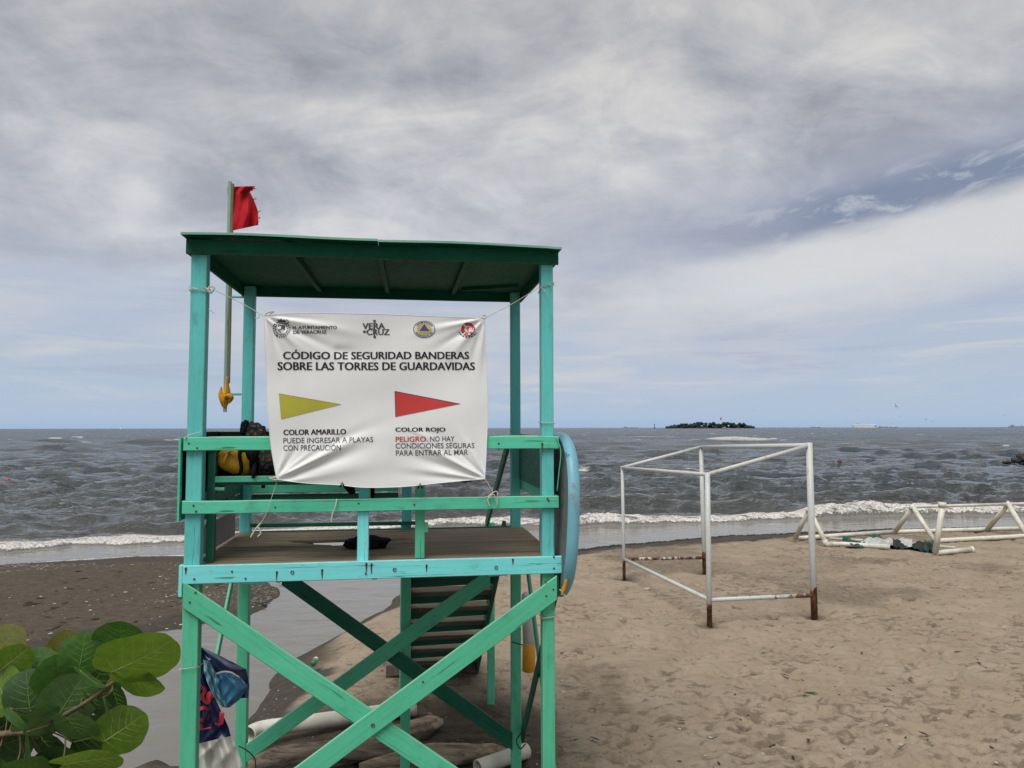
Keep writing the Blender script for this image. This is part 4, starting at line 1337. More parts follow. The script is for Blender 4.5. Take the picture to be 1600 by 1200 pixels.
# VERA+CRUZ cross finials
for (cx, cy) in ((585.5, 501.5), (585.5, 526.0), (569.5, 518)):
    poly_on('logo_knob', disc(cx, cy, 2.2, 2.0, 12), M['grey_ink'], 0.003)
poly_on('logo_stem', [(584.7, 500), (586.3, 500), (586.3, 526), (584.7, 526)], M['grey_ink'], 0.0026)
poly_on('logo_stem', [(568, 517.3), (574, 517.3), (574, 518.7), (568, 518.7)], M['grey_ink'], 0.0026)
# civil-protection roundel
poly_on('roundel_field', disc(663, 514, 17, 13.2), M['white_ink'], 0.0022)
ring_on('roundel_rim', 663, 514, 16.2, 17.2, M['blue_ink'], 0.775)
poly_on('roundel_centre', disc(663, 514, 11.5, 9.4), M['tan_ink'], 0.0030)
poly_on('roundel_triangle', [(655.5, 516.5), (663.2, 506), (671, 516.5)], M['blue_ink'], 0.0042)
ring_on('roundel_lettering', 663, 514, 12.6, 14.9, M['grey_ink'], 0.79, 90, 0.004, seg=lambda f: (int(f * 90) % 3 != 0) and (0.07 < f < 0.43 or 0.57 < f < 0.93))
# red cross badge
poly_on('badge_disc', disc(731.5, 514.5, 10.5, 10.5), M['red_ink'], 0.0022)
ring_on('badge_rim', 731.5, 514.5, 9.4, 10.6, M['black_ink'], 1.0, 36, 0.003, seg=lambda f: (int(f * 36) % 9) > 1)
poly_on('badge_centre', disc(731.5, 514, 6, 5.2), M['white_ink'], 0.003)
for k in range(4):
    a = PI / 4 + k * PI / 2
    p0 = (731.5 + 5 * math.cos(a), 514.2 + 5 * math.sin(a)); p1 = (731.5 + 10.6 * math.cos(a), 514.2 + 10.6 * math.sin(a))
    edge_line(p0, p1, 1.8, M['white_ink'], 'badge_spoke')
edge_line((727.5, 514), (735.5, 514), 2.4, M['red_ink'], 'badge_cross')
poly_on('badge_cross', [(730.3, 510.4), (732.7, 510.4), (732.7, 517.8), (730.3, 517.8)], M['red_ink'], 0.0042)
ring_on('badge_lettering', 731.5, 512.5, 14.0, 16.0, M['black_ink'], 0.95, 60, 0.003, seg=lambda f: 0.08 < f < 0.42 and int(f * 60) % 3 != 0)
# town crest, a ring of scrollwork round a shield
ring_on('crest_rim', 441, 514.5, 8.6, 9.8, M['grey_ink'], 1.0, 48, 0.003, seg=lambda f: int(f * 48) % 5 != 0)
ring_on('crest_rim', 441, 514.5, 11.2, 13.6, M['grey_ink'], 1.0, 44, 0.003, seg=lambda f: int(f * 44) % 2 == 0)
poly_on('crest_shield', [(436, 508), (446, 508), (446.5, 515), (441, 521), (435.5, 515)], M['grey_ink'], 0.0022)
poly_on('crest_shield', [(437.5, 510), (440.6, 510), (440.6, 514.5), (437.5, 514.5)], M['white_ink'], 0.0034)
poly_on('crest_shield', [(441.6, 515.2), (444.6, 515.2), (441.6, 518.8)], M['white_ink'], 0.0034)
poly_on('crest_crown', [(435, 504), (436, 499), (438.5, 501.5), (441, 498), (443.5, 501.5), (446, 499), (447, 504)], M['grey_ink'], 0.003)
ring_on('crest_scroll', 449, 503.5, 2.6, 3.6, M['grey_ink'], 1.0, 20, 0.003)
ring_on('crest_scroll', 432, 509.5, 1.8, 2.8, M['grey_ink'], 1.0, 20, 0.003)

# ---- strings
def string(name_label, pts, r=0.0028, cat='string', mat=None, sub=5):
    o = tube('string', smooth_path(pts, sub), r, mat or M['string'], None, 6)
    return tag(o, name_label, cat)
def wrap_pts(a0, a1, b0, b1, c, tilt=0.01):
    return [TL(a0, b0, c), TL(a1, b0, c + tilt), TL(a1, b1, c), TL(a0, b1, c - tilt), TL(a0, b0, c)]
cT = H(452, 300, 0)
st = empty('string_tie', TL(0.06, 0, cT)); tag(st, 'white string wound round the left front post, tying the upper left banner corner', 'string')
def sub_string(parent, name, pts, r=0.0028, mat=None, sub=5, smooth_=True):
    P = smooth_path(pts, sub) if smooth_ else [Vector(p) for p in pts]
    V, Fc = tube_data(P, r, 6)
    return mesh_from(name, [v - Vector(parent.location) for v in V], Fc, mat or M['string'], parent, None, True)
sub_string(st, 'winding', wrap_pts(-0.056, 0.056, -0.006, 0.10, cT), smooth_=False)
sub_string(st, 'winding', wrap_pts(-0.056, 0.056, -0.006, 0.10, cT + 0.02, -0.03), smooth_=False)
sub_string(st, 'knot', [T3(322, 449, -.01), T3(330, 455, -.02), T3(335, 449, -.02), T3(328, 447, -.02), T3(326, 456, -.02), T3(333, 453, -.02), T3(329, 458, -.02)], 0.006)
sub_string(st, 'line', [T3(333, 452, -.02), T3(360, 464, -.04), T3(390, 480, -.05), T3(412, 493, -.06)], 0.0026)
sub_string(st, 'line', [T3(326, 482, -.01), T3(335, 489, -.01)], 0.0022)
sub_string(st, 'loose_end', [T3(412, 494, -.06), T3(418, 488, -.07), T3(428, 486, -.07), T3(424, 489, -.07), T3(413, 495, -.06)], 0.0045)
sub_string(st, 'loose_end', [T3(398, 496, -.04), T3(404, 496, -.05), T3(405, 491, -.05)], 0.0025)
cT2 = H(448, 855, 0)
st = empty('string_tie', TL(TW, 0, cT2)); tag(st, 'white string wound round the right front post, tying the upper right banner corner', 'string')
sub_string(st, 'winding', wrap_pts(TW - 0.048, TW + 0.048, -0.006, 0.10, cT2, 0.03), smooth_=False)
sub_string(st, 'line', [T3(843, 449, -.01), T3(800, 475, -.03), T3(757, 497, -.06)], 0.0026)
sub_string(st, 'knot', [T3(755, 492, -.07), T3(760, 494, -.07), T3(757, 498, -.08), T3(753, 495, -.07)], 0.005)
sub_string(st, 'loose_end', [T3(845, 449, -.01), T3(851, 454, -.03), T3(856, 461, -.03)], 0.0028)
sub_string(st, 'loose_end', [T3(858, 444, -.01), T3(866, 447, -.03), T3(864, 441, -.03)], 0.0028)
st = empty('string_tie', T3(768, 772, -.04)); tag(st, 'white string knotted over the lower rail below the right banner corner', 'string')
sub_string(st, 'line', [T3(757, 748, -.06), T3(763, 757, -.05), T3(770, 770, -.05), T3(764, 777, -.05)], 0.0035)
sub_string(st, 'loop', [T3(760, 778, -.04), T3(768, 771, -.05), T3(776, 768, -.05), T3(777, 779, -.05), T3(776, 790, -.05)], 0.0038)
sub_string(st, 'loose_end', [T3(768, 772, -.05), T3(762, 780, -.05), T3(763, 786, -.05), T3(765, 791, -.05)], 0.005)
sub_string(st, 'loose_end', [T3(758, 776, -.05), T3(764, 776, -.05), T3(772, 773, -.05), T3(776, 786, -.05)], 0.003)
st = empty('string_tie', T3(430, 747, -.04)); tag(st, 'white string at the lower left banner corner with ends hanging to the deck', 'string')
sub_string(st, 'knot', [T3(421, 746, -.05), T3(428, 749, -.06), T3(435, 749, -.06), T3(431, 745, -.06), T3(424, 747, -.06)], 0.007)
sub_string(st, 'line', [T3(433, 750, -.05), T3(427, 768, -.05), T3(421, 786, -.05), T3(414, 805, -.05), T3(406, 818, -.05)], 0.0022)
sub_string(st, 'loose_end', [T3(407, 817, -.05), T3(399, 826, -.05), T3(391, 839, -.05)], 0.0055)
sub_string(st, 'loose_end', [T3(403, 823, -.05), T3(407, 832, -.05), T3(402, 838, -.05)], 0.0055)
st = string('short white string hanging over the lower rail left of the middle upright', [T3(526, 779, -.04), T3(524, 790, -.05), T3(519, 803, -.05), T3(517, 816, -.05)], 0.0048)
st = string('thin white string wound once round the foot of the left front post', wrap_pts(-0.058, 0.058, -0.008, 0.1, H(1044, 295, 0)), 0.003, sub=1)
st = string('thin white string wound round the right front post below the brace', [TL(TW - 0.048, -0.008, H(966, 848, 0)), TL(TW + 0.046, -0.008, H(963, 867, 0)), TL(TW + 0.046, 0.1, H(963, 867, 0)), TL(TW - 0.048, 0.1, H(966, 848, 0)), TL(TW - 0.048, -0.008, H(966, 848, 0))], 0.004, sub=1)
string('thin string looped over the left end of the top rail', [T3(288, 685, -.04), T3(296, 679, -.02), T3(315, 674, -.01)], 0.003)
string('thin string wound round the right post just above the top rail', [TL(TW - 0.048, -0.006, H(660, 847, 0)), TL(TW + 0.048, -0.006, H(661, 867, 0)), TL(TW + 0.048, 0.1, H(661, 867, 0)), TL(TW - 0.048, 0.1, H(660, 847, 0)), TL(TW - 0.048, -0.006, H(660, 847, 0))], 0.003, sub=1)
string('pale green cord hanging beside the right end of the rails', [T3(869, 684, -.03), T3(876, 705, -.05), T3(873, 740, -.05), T3(870, 768, -.04)], 0.004, 'cord', M['green'])
string('dark cord looped round the lower right rear post', [T3(814, 985, TD - .05), T3(790, 1000, TD - .0), T3(807, 1140, TD - .05)][:2] and [T3(799, 1003, TD - .02), T3(817, 1008, TD - .03)], 0.005, 'cord', M['darkrope'])
string('dark cord hanging in a loop between the right posts near the sand', [T3(817, 1143, TD - .08), T3(806, 1156, TD - .08), T3(812, 1170, TD - .08), T3(820, 1162, TD - .08)], 0.006, 'cord', M['darkrope'])
string('dark cord trailing from the foot of the left rear post', [T3(372, 1165, TD - .2), T3(385, 1172, TD - .2), T3(397, 1185, TD - .2), T3(398, 1205, TD - .2)], 0.005, 'cord', M['darkrope'])

# ---- things on the shelf and deck
bu = empty('rescue_buoy', TL(tp(368, 722, .3)[0], 0.3, cs - 0.05), YAW)
tag(bu, 'yellow plastic rescue buoy lying on the shelf behind the rails', 'rescue buoy')
def lathe(name, prof, Mx, mat, parent, seg=28):
    V = []; Fc = []
    for (x, r_) in prof:
        for k in range(seg):
            a = 2 * PI * k / seg; V.append(Mx @ Vector((x, r_ * math.cos(a), r_ * math.sin(a))))
    for i in range(len(prof) - 1):
        for k in range(seg):
            q = i * seg + k; w_ = i * seg + (k + 1) % seg; Fc.append((q, w_, w_ + seg, q + seg))
    Fc.append(tuple(range(seg))[::-1]); Fc.append(tuple((len(prof) - 1) * seg + k for k in range(seg)))
    return mesh_from(name, V, Fc, mat, parent, None, True)
c0 = Vector(T3(370, 722, 0.27)) - Vector(bu.location)
mx = Matrix.Translation(Matrix.Rotation(-YAW, 3, 'Z') @ c0) @ Euler((0, 0.38, 0.5)).to_matrix().to_4x4()
lathe('float', [(-0.135, 0.005), (-0.13, 0.04), (-0.11, 0.062), (-0.07, 0.078), (0.0, 0.085), (0.06, 0.078), (0.10, 0.055), (0.125, 0.025), (0.13, 0.004)], mx, M['orange_plastic'], bu)
for s_ in (-1, 1):
    hp = [mx @ Vector((-0.10 + 0.02 * math.sin(t), -0.075 * math.cos(t) * s_ if 0 else -0.080 + 0.0 * t, 0.03 * s_ + 0.03 * math.cos(t))) for t in [i * PI / 6 for i in range(7)]]
hp = [mx @ Vector((-0.09 - 0.02 * math.sin(t), -0.068 - 0.022 * math.sin(t), 0.045 * math.cos(t))) for t in [i * PI / 8 for i in range(9)]]
V, Fc = tube_data(hp, 0.008, 8); mesh_from('grip', V, Fc, M['orange_plastic'], bu, None, True)
stp = [mx @ Vector((0.0 + 0.03 * math.sin(t * 2), 0.092 * math.cos(t), 0.092 * math.sin(t))) for t in [i * 2 * PI / 20 for i in range(21)]]
V, Fc = tube_data(stp, 0.012, 6); mesh_from('strap', V, Fc, M['black_cloth_and_shade'], bu, None, True)


def spotted(name):
    m, b, p = new_mat(name)
    tc = b.n('ShaderNodeTexCoord').outputs['Object']
    v = b.n('ShaderNodeTexVoronoi', feature='F1'); b.put(v.inputs['Vector'], tc); v.inputs['Scale'].default_value = 34; v.inputs['Randomness'].default_value = 0.5
    spot = b.ss(v.outputs['Distance'], 0.36, 0.42, 1, 0)
    ring = b.ss(v.outputs['Distance'], 0.18, 0.26, 0.25, 1)
    z = b.sep(tc)[2]
    c = b.mix(b.ss(b.sep(v.outputs['Color'])[0], 0.3, 0.7), (0.20, 0.065, 0.025), (0.05, 0.065, 0.06))
    col = b.mix(b.m('MULTIPLY', spot, ring), (0.008, 0.008, 0.010), c)
    b.put(p.inputs['Base Color'], col); p.inputs['Roughness'].default_value = 0.8
    bump(b, p, b.m('MULTIPLY', spot, -1.0), 0.004, 0.6)
    return m


M['spotted'] = spotted('spotted_mesh_fabric')
bag = empty('spotted_bag', TL(tp(405, 735, .3)[0], 0.3, cs - 0.05))
tag(bag, 'black bag with brown and grey spots stuffed on the shelf beside the yellow buoy', 'bag')
def blob(name, c, r3, mat, parent, seed, seg=40, amp=0.12, fr=2.0, rot=0.0):
    bm = bmesh.new(); bmesh.ops.create_icosphere(bm, subdivisions=4, radius=1)
    R_ = Euler((0, rot, 0)).to_matrix()
    for v in bm.verts:
        p = v.co.copy()
        from mathutils import noise as mn
        f = 1 + amp * mn.noise(p * fr + Vector((seed * 3.1, 0, 0))) * 2 + amp * 0.5 * mn.noise(p * fr * 2.7 + Vector((0, seed * 1.7, 0)))
        q = R_ @ Vector((p.x * r3[0] * f, p.y * r3[1] * f, p.z * r3[2] * f))
        v.co = q + Vector(c) - (Vector(parent.location) if parent is not None else Vector((0, 0, 0)))
    me = bpy.data.meshes.new(name); bm.to_mesh(me); bm.free()
    return link_mesh(name, me, mat, parent, None, True)
blob('bag_body', T3(425, 712, 0.34), (0.20, 0.10, 0.15), M['spotted'], bag, 1, amp=0.10)
blob('bag_top', T3(398, 676, 0.34), (0.075, 0.06, 0.075), M['spotted'], bag, 2, amp=0.16, fr=2.5)
blob('bag_top', T3(383, 671, 0.34), (0.032, 0.05, 0.065), M['black_cloth_and_shade'], bag, 5, amp=0.16, fr=2.5)
blob('bag_side', T3(396, 712, 0.30), (0.055, 0.08, 0.125), M['black_cloth_and_shade'], bag, 3, amp=0.2, fr=2.5)
lump('strap_end', [T3(398, 725, .2), T3(396, 736, .13), T3(395, 747, .12)], [0.014, 0.016, 0.008], M['black_cloth_and_shade'], bag, 4, 10, 0.15)
bb = blob('dark_bundle', T3(574, 848, 0.62), (0.155, 0.11, 0.062), M['black_cloth_and_shade'], None, 6, amp=0.16, fr=2.2)
tag(bb, 'black cloth bundle lying on the deck behind the middle upright', 'bundle')
bb = blob('folded_cloth', T3(724, 744, 0.05), (0.065, 0.03, 0.042), M['brown'], None, 8, amp=0.12, rot=0.3)
tag(bb, 'dark red-brown bundle peeping out under the lower right of the banner', 'bundle')
hb = empty('hanging_straps', T3(560, 765, .0)); tag(hb, 'black straps hanging under the middle of the banner by the turquoise upright', 'strap')
for (x0, y0, x1, y1, w_) in ((534, 752, 550, 771, 0.022), (548, 752, 552, 771, 0.022), (582, 752, 581, 777, 0.024)):
    P0 = T3(x0, y0, 0.13) - Vector(hb.location); P1 = T3(x1, y1, 0.13) - Vector(hb.location)
    bar('strap', P0, P1, w_ * 1.4, 0.008, M['black_cloth_and_shade'], hb, (1, 0, 0))
for (x, y) in ((411, 758),):
    pass
fd = bar('small_black_box', T3(411, 750, 1.48), T3(411, 762, 1.48), 0.03, 0.02, M['black_cloth_and_shade'], None, (1, 0, 0))
tag(fd, 'small black fitting fixed on the rear rail below the bag', 'fitting')

# ---- paddle board strapped outside the right side
bd = empty('rescue_board', TL(TW + 0.17, 0.45, 1.95)); tag(bd, 'pale blue rescue board with a grey deck strapped upright outside the right of the tower', 'rescue board')
def build_board():
    zc = (H(682, 884, 0.3) + H(924, 878, 0.3)) / 2; hz = (H(682, 884, 0.3) - H(924, 878, 0.3)) / 2 + 0.01
    bc_, hb_ = 0.36, 0.53
    n = 40
    out_g, out_b, out_d = [], [], []
    prof = [(0.0, 1.0), (0.012, 1.028), (0.04, 1.04), (0.068, 1.03), (0.085, 0.985)]
    rows = []
    def outline(t, s_):
        ct_, st_ = math.cos(t), math.sin(t)
        return bc_ - hb_ * s_ * (abs(ct_) ** 0.9) * (1 if ct_ > 0 else -1), zc + hz * s_ * (abs(st_) ** 0.72) * (1 if st_ > 0 else -1)
    V = []; Fc = []
    A0 = TW + 0.098
    for i in range(n):
        t = 2 * PI * i / n
        for (da, s_) in prof:
            b_, c_ = outline(t, s_)
            V.append(TL(A0 + da + 0.02 * math.sin((c_ - zc) * 2.2), b_, c_) - Vector(bd.location))
    m_ = len(prof)
    for i in range(n):
        for k in range(m_ - 1):
            a = i * m_ + k; b_ = ((i + 1) % n) * m_ + k
            Fc.append((a, a + 1, b_ + 1, b_))
    mesh_from('rail', V, Fc, M['boardblue'], bd, None, True)
    for nm, k, mt in (('deck_side', 0, M['boardgrey']), ('bottom_side', m_ - 1, M['boardblue'])):
        V2 = [V[i * m_ + k] for i in range(n)]
        c_ = sum(V2, Vector()) / n
        mid = [c_ + (v - c_) * 0.5 for v in V2]
        VV = V2 + mid + [c_]
        FF = [(i, (i + 1) % n, n + (i + 1) % n, n + i) for i in range(n)] + [(n + i, n + (i + 1) % n, 2 * n) for i in range(n)]
        if k == 0: FF = [f[::-1] for f in FF]
        mesh_from(nm, VV, FF, mt, bd, None, True)
    # red hand-painted letters on the rail edge that faces the beach steps
    for s_, (x, y), w_, h_, mt in (('DL', (893.5, 761), 6.5, 6.5, M['red_ink']), ('JAC', (888, 777), 12, 7, M['red_ink']), ('DL', (897, 790), 5.5, 7, M['red_ink']), ('XA', (882, 713), 9, 7, M['blue_ink'])):
        t_ = text_bm(s_, 0.0)
        xs = [v.co.x for v in t_.verts]; ys = [v.co.y for v in t_.verts]
        x0, x1, y0, y1 = min(xs), max(xs), min(ys), max(ys)
        for v in t_.verts:
            u = (v.co.x - x0) / (x1 - x0); q = (v.co.y - y0) / (y1 - y0)
            px = x + w_ * u; py = y - h_ * q
            # local outline point nearest for that height
            c_ = H(py, px, -0.15)
            k_ = max(-1, min(1, (c_ - zc) / hz)); st_ = abs(k_) ** (1 / 0.72); ct_ = math.sqrt(max(0, 1 - st_ * st_))
            b_ = bc_ - hb_ * 1.045 * ct_ ** 0.9 - 0.012
            v.co = Vector(T3(px, py, b_)) - Vector(bd.location)
        me = bpy.data.meshes.new('lettering'); t_.to_mesh(me); t_.free()
        link_mesh('lettering', me, mt, bd)
build_board()
yt = lump('yellow_tape', [T3(884, 905, -.1), T3(881, 918, -.1), T3(877, 930, -.1)], [0.010, 0.014, 0.006], M['yellowcloth'], None, 2, 10, 0.3)
tag(yt, 'yellow strap end hanging below the blue board', 'strap')
string('white string end hanging under the blue board', [T3(874, 921, -.1), T3(880, 928, -.1), T3(884, 936, -.1)], 0.005)

# ---- white and orange rescue tube hanging behind the right rear post
rt = empty('rescue_tube', T3(826, 1000, TD + .16)); tag(rt, 'white and orange rescue tube hanging behind the right rear post', 'rescue tube')
P0 = T3(823, 925, TD + .16) - Vector(rt.location); P1 = T3(826, 1005, TD + .16) - Vector(rt.location); P2 = T3(825, 1049, TD + .16) - Vector(rt.location)
V, Fc = tube_data([P0, P0.lerp(P1, .05), P0.lerp(P1, .5), P1], [0.03, 0.05, 0.055, 0.058], 18); mesh_from('white_section', V, Fc, M['white_foam'], rt, None, True)
V, Fc = tube_data([P1, P1.lerp(P2, .5), P1.lerp(P2, .97), P2], [0.0585, 0.06, 0.058, 0.05], 18); mesh_from('orange_section', V, Fc, M['orange_tube'], rt, None, True)

# ---- crumpled tarp stuffed between the left posts
tr = empty('crumpled_tarp', at_depth(345, 1180, 5.2)); tag(tr, 'crumpled navy, blue and white vinyl sheet with red letters hung inside the left posts', 'tarpaulin')
def wr(seed, amp=0.05, k=1.0):
    rs = random.Random(seed); ph = [rs.uniform(0, 6) for _ in range(6)]
    return lambda u, v: amp * (math.sin(6 * k * u + 3 * v + ph[0]) * 0.5 + math.sin(11 * k * u - 5 * v + ph[1]) * 0.35 + abs(math.sin(5 * u + 9 * k * v + ph[2])) * 0.5 + math.sin(17 * k * u + 13 * v + ph[3]) * 0.18)
def reparent(o, p):
    o.parent = p; o.matrix_parent_inverse = Matrix.Translation(-Vector(p.location)); return o
w1, w2, w3, w4, w5 = wr(1), wr(2, .04), wr(3, .05), wr(4, .03, 1.5), wr(6, .04)
reparent(cloth_loft('navy_flap', [(308, 1008), (312, 1030), (316, 1060), (322, 1075), (335, 1090)], [(318, 1012), (352, 1028), (384, 1045), (389, 1070), (387, 1090)], lambda u, v: 5.36 + w1(u, v) + 0.25 * u, 30, 30, M['navy']), tr)
reparent(cloth_loft('light_blue_fold', [(317, 1030), (318, 1048), (323, 1066), (333, 1088), (346, 1104)], [(326, 1032), (337, 1052), (340, 1070), (347, 1088), (356, 1105)], lambda u, v: 5.16 + w4(u, v), 26, 16, M['tarplight']), tr)
reparent(cloth_loft('blue_pouch', [(338, 1052), (337, 1066), (341, 1082), (346, 1096), (352, 1105)], [(360, 1050), (375, 1058), (387, 1072), (374, 1092), (357, 1105)], lambda u, v: 5.14 + w2(u, v) - 0.05 * math.sin(PI * u) * math.sin(PI * v), 26, 26, M['tarpblue']), tr)
reparent(lump('white_hem', [at_depth(338, 1052, 5.07), at_depth(348, 1049, 5.07), at_depth(360, 1050, 5.07), at_depth(374, 1058, 5.09)], [0.007, 0.007, 0.006, 0.004], M['tarpwhite'], None, 1, 8, 0.1), tr)
YB = lambda u, v: 5.26 + w3(u, v) * 0.6 + 0.12 * u
reparent(cloth_loft('navy_body', [(300, 1050), (300, 1080), (300, 1110), (300, 1140), (300, 1164)], [(318, 1052), (333, 1085), (347, 1115), (356, 1135), (360, 1150)], YB, 36, 26, M['navy']), tr)
reparent(cloth_loft('white_skirt', [(300, 1163), (300, 1180), (299, 1200), (298, 1225), (298, 1250)], [(361, 1149), (370, 1170), (378, 1195), (384, 1220), (386, 1245)], lambda u, v: 5.24 + w5(u, v) + 0.03 * math.sin(u * 18), 36, 36, M['tarpwhite']), tr)
reparent(cloth_loft('navy_back', [(298, 1010), (298, 1060), (298, 1110)], [(318, 1020), (322, 1060), (326, 1080)], lambda u, v: 5.44 + w1(u, v), 14, 10, M['navy']), tr)


def tarp_text(s_, x, y, w_, h_, rot, mat):
    t_ = text_bm(s_, 0.04)
    xs = [v.co.x for v in t_.verts]; ys = [v.co.y for v in t_.verts]
    x0, x1, y0, y1 = min(xs), max(xs), min(ys), max(ys)
    for k in range(1, 14):
        bmesh.ops.bisect_plane(t_, geom=t_.verts[:] + t_.edges[:] + t_.faces[:], plane_co=(x0 + (x1 - x0) * k / 14, 0, 0), plane_no=(1, 0, 0))
        bmesh.ops.bisect_plane(t_, geom=t_.verts[:] + t_.edges[:] + t_.faces[:], plane_co=(0, y0 + (y1 - y0) * k / 14, 0), plane_no=(0, 1, 0))
    for v in t_.verts:
        dx = ((v.co.x - x0) / (x1 - x0) - 0.5) * w_; dy = -((v.co.y - y0) / (y1 - y0) - 0.5) * h_
        px = x + dx * math.cos(rot) - dy * math.sin(rot); py = y + dx * math.sin(rot) + dy * math.cos(rot)
        vv = max(0, min(1, (py - 1051) / 106)); rx = 318 + (360 - 318) * vv ** 0.9
        uu = max(0, min(1, (px - 300) / (rx - 300)))
        v.co = at_depth(px, py, YB(uu, vv) - 0.02) - Vector(tr.location)
    me = bpy.data.meshes.new('lettering'); t_.to_mesh(me); t_.free()
    link_mesh('lettering', me, mat, tr)
tarp_text('ns', 318, 1085, 30, 22, 0.6, M['tarpred'])
tarp_text('O', 316, 1115, 22, 26, 0.2, M['tarpred'])
tarp_text('J', 342, 1122, 14, 22, 0.1, M['tarpred'])
tarp_text('L', 318, 1134, 20, 10, -0.2, M['tarpred'])

# ================================================================== things under and behind the tower
G0 = lambda px, py: at_height(px, py, 0.0)
def bent_pipe(name, path, r, th, mat, sides=24):
    o_, fo = tube_data(path, r, sides, False)
    i_, fi = tube_data(path, r - th, sides, False)
    n = len(o_)
    F = [f for f in fo] + [tuple(k + n for k in f[::-1]) for f in fi]
    for e0 in (0, n - sides):
        for k in range(sides):
            k2 = (k + 1) % sides
            q = (e0 + k, e0 + k2, n + e0 + k2, n + e0 + k)
            F.append(q[::-1] if e0 == 0 else q)
    return mesh_from(name, o_ + i_, F, mat, None, None, True)
pe0 = G0(420, 1150) + Vector((0, 0, .085)); pe1 = G0(648, 1118) + Vector((0, 0, .085))
hp_ = bent_pipe('plastic_pipe', smooth_path([pe0 + Vector((-0.15, -0.17, 0.0)), pe0 + Vector((-0.11, -0.07, 0.0)), pe0 + Vector((-0.02, 0, 0)), pe0 + (pe1 - pe0) * .2, pe0 + (pe1 - pe0) * .6, pe1], 5), 0.078, 0.008, M['pvc'])
tag(hp_, 'long white plastic drain pipe lying under the tower', 'pipe')
hp_ = hollow_pipe('plastic_pipe', G0(745, 1213) + Vector((0, 0, 0.075)), G0(822, 1190) + Vector((0, 0.06, 0.075)), 0.068, 0.009, M['pvc_cream'])
tag(hp_, 'short cream plastic pipe lying at the foot of the right rear post', 'pipe')


def log(label, pts, rads, mat, seed):
    P = smooth_path(pts, 10); n = len(P); R = []
    for i in range(n):
        f = i / (n - 1) * (len(rads) - 1); k = min(int(f), len(rads) - 2); R.append(rads[k] + (rads[k + 1] - rads[k]) * (f - k))
    S = 26
    V, Fc = tube_data(P, R, S)
    from mathutils import noise as mn
    for i in range(n):
        for k in range(S):
            v = V[i * S + k]; a = 2 * PI * k / S
            f = 1 + 0.22 * mn.noise(Vector((v.x * 2.5, math.cos(a) * 1.5 + seed, math.sin(a) * 1.5))) * 2 + 0.06 * math.sin(9 * a + i * 0.08 + mn.noise(Vector((i * 0.1, seed, 0))) * 5) + 0.05 * mn.noise(v * 14)
            V[i * S + k] = P[i] + (v - P[i]) * f
    o = mesh_from('driftwood_log', V, Fc, mat, None, None, True)
    return tag(o, label, 'driftwood')
up = lambda v, h: v + Vector((0, 0, h))
log('thick dark driftwood log lying across the sand in front of the drain pipe', [up(G0(375, 1222), .07), up(G0(430, 1203), .09), up(G0(520, 1192), .10), up(G0(600, 1190), .09), up(G0(650, 1196), .06)], [0.05, 0.11, 0.12, 0.09, 0.03], M['driftdark'], 1)
log('pale knotty driftwood log beside the short cream pipe', [up(G0(560, 1207), .05), up(G0(640, 1198), .08), up(G0(710, 1192), .085), up(G0(770, 1186), .07), up(G0(795, 1180), .03)], [0.03, 0.085, 0.09, 0.07, 0.015], M['drift'], 2)
log('smaller driftwood log with a knotted end behind the braces', [up(G0(520, 1180), .05), up(G0(590, 1165), .07), up(G0(640, 1152), .08), up(G0(675, 1143), .09), up(G0(690, 1136), .06)], [0.03, 0.06, 0.075, 0.07, 0.02], M['drift'], 3)
log('thin dark driftwood branch between the two logs under the tower', [up(G0(480, 1176), .04), up(G0(560, 1184), .06), up(G0(640, 1180), .05)], [0.02, 0.045, 0.02], M['driftdark'], 4)
p_ = G0(668, 1050); q_ = G0(600, 1052)
blk = empty('footing_block', G0(668, 1052)); tag(blk, 'dark stained block under the foot of the stairs', 'block')
bar('slab', (G0(600, 1056) + Vector((0, 0.15, .07))) - Vector(blk.location), (G0(742, 1050) + Vector((0, 0.15, .07))) - Vector(blk.location), 0.35, 0.17, M['concrete'], blk, (0, 1, 0), bev=0.02, segs=8, wob=0.012)
bar('top_course', (G0(640, 1048) + Vector((0, 0.25, .19))) - Vector(blk.location), (G0(738, 1044) + Vector((0, 0.25, .19))) - Vector(blk.location), 0.22, 0.06, M['concrete'], blk, (0, 1, 0), bev=0.015, segs=8, wob=0.01)
bt = empty('plastic_bottle', at_height(491, 1036, -0.1)); tag(bt, 'green plastic bottle with a white end lying on the stream bank', 'bottle')
d_ = (at_height(495, 1029, -.1) - at_height(487, 1043, -.1)).normalized()
c_ = at_height(491, 1036, -0.08) - Vector(bt.location) + Vector((0, 0, 0.03))
V, Fc = tube_data([c_ - d_ * .12, c_ - d_ * .11, c_ - d_ * .02, c_ + d_ * .03], [0.02, 0.035, 0.036, 0.034], 14); mesh_from('body', V, Fc, simple('green_plastic', (0.03, 0.16, 0.07), 0.25, 0.2, 9, 0), bt, None, True)
V, Fc = tube_data([c_ + d_ * .03, c_ + d_ * .09, c_ + d_ * .12, c_ + d_ * .14], [0.034, 0.033, 0.015, 0.013], 14); mesh_from('white_end', V, Fc, M['white_foam'], bt, None, True)

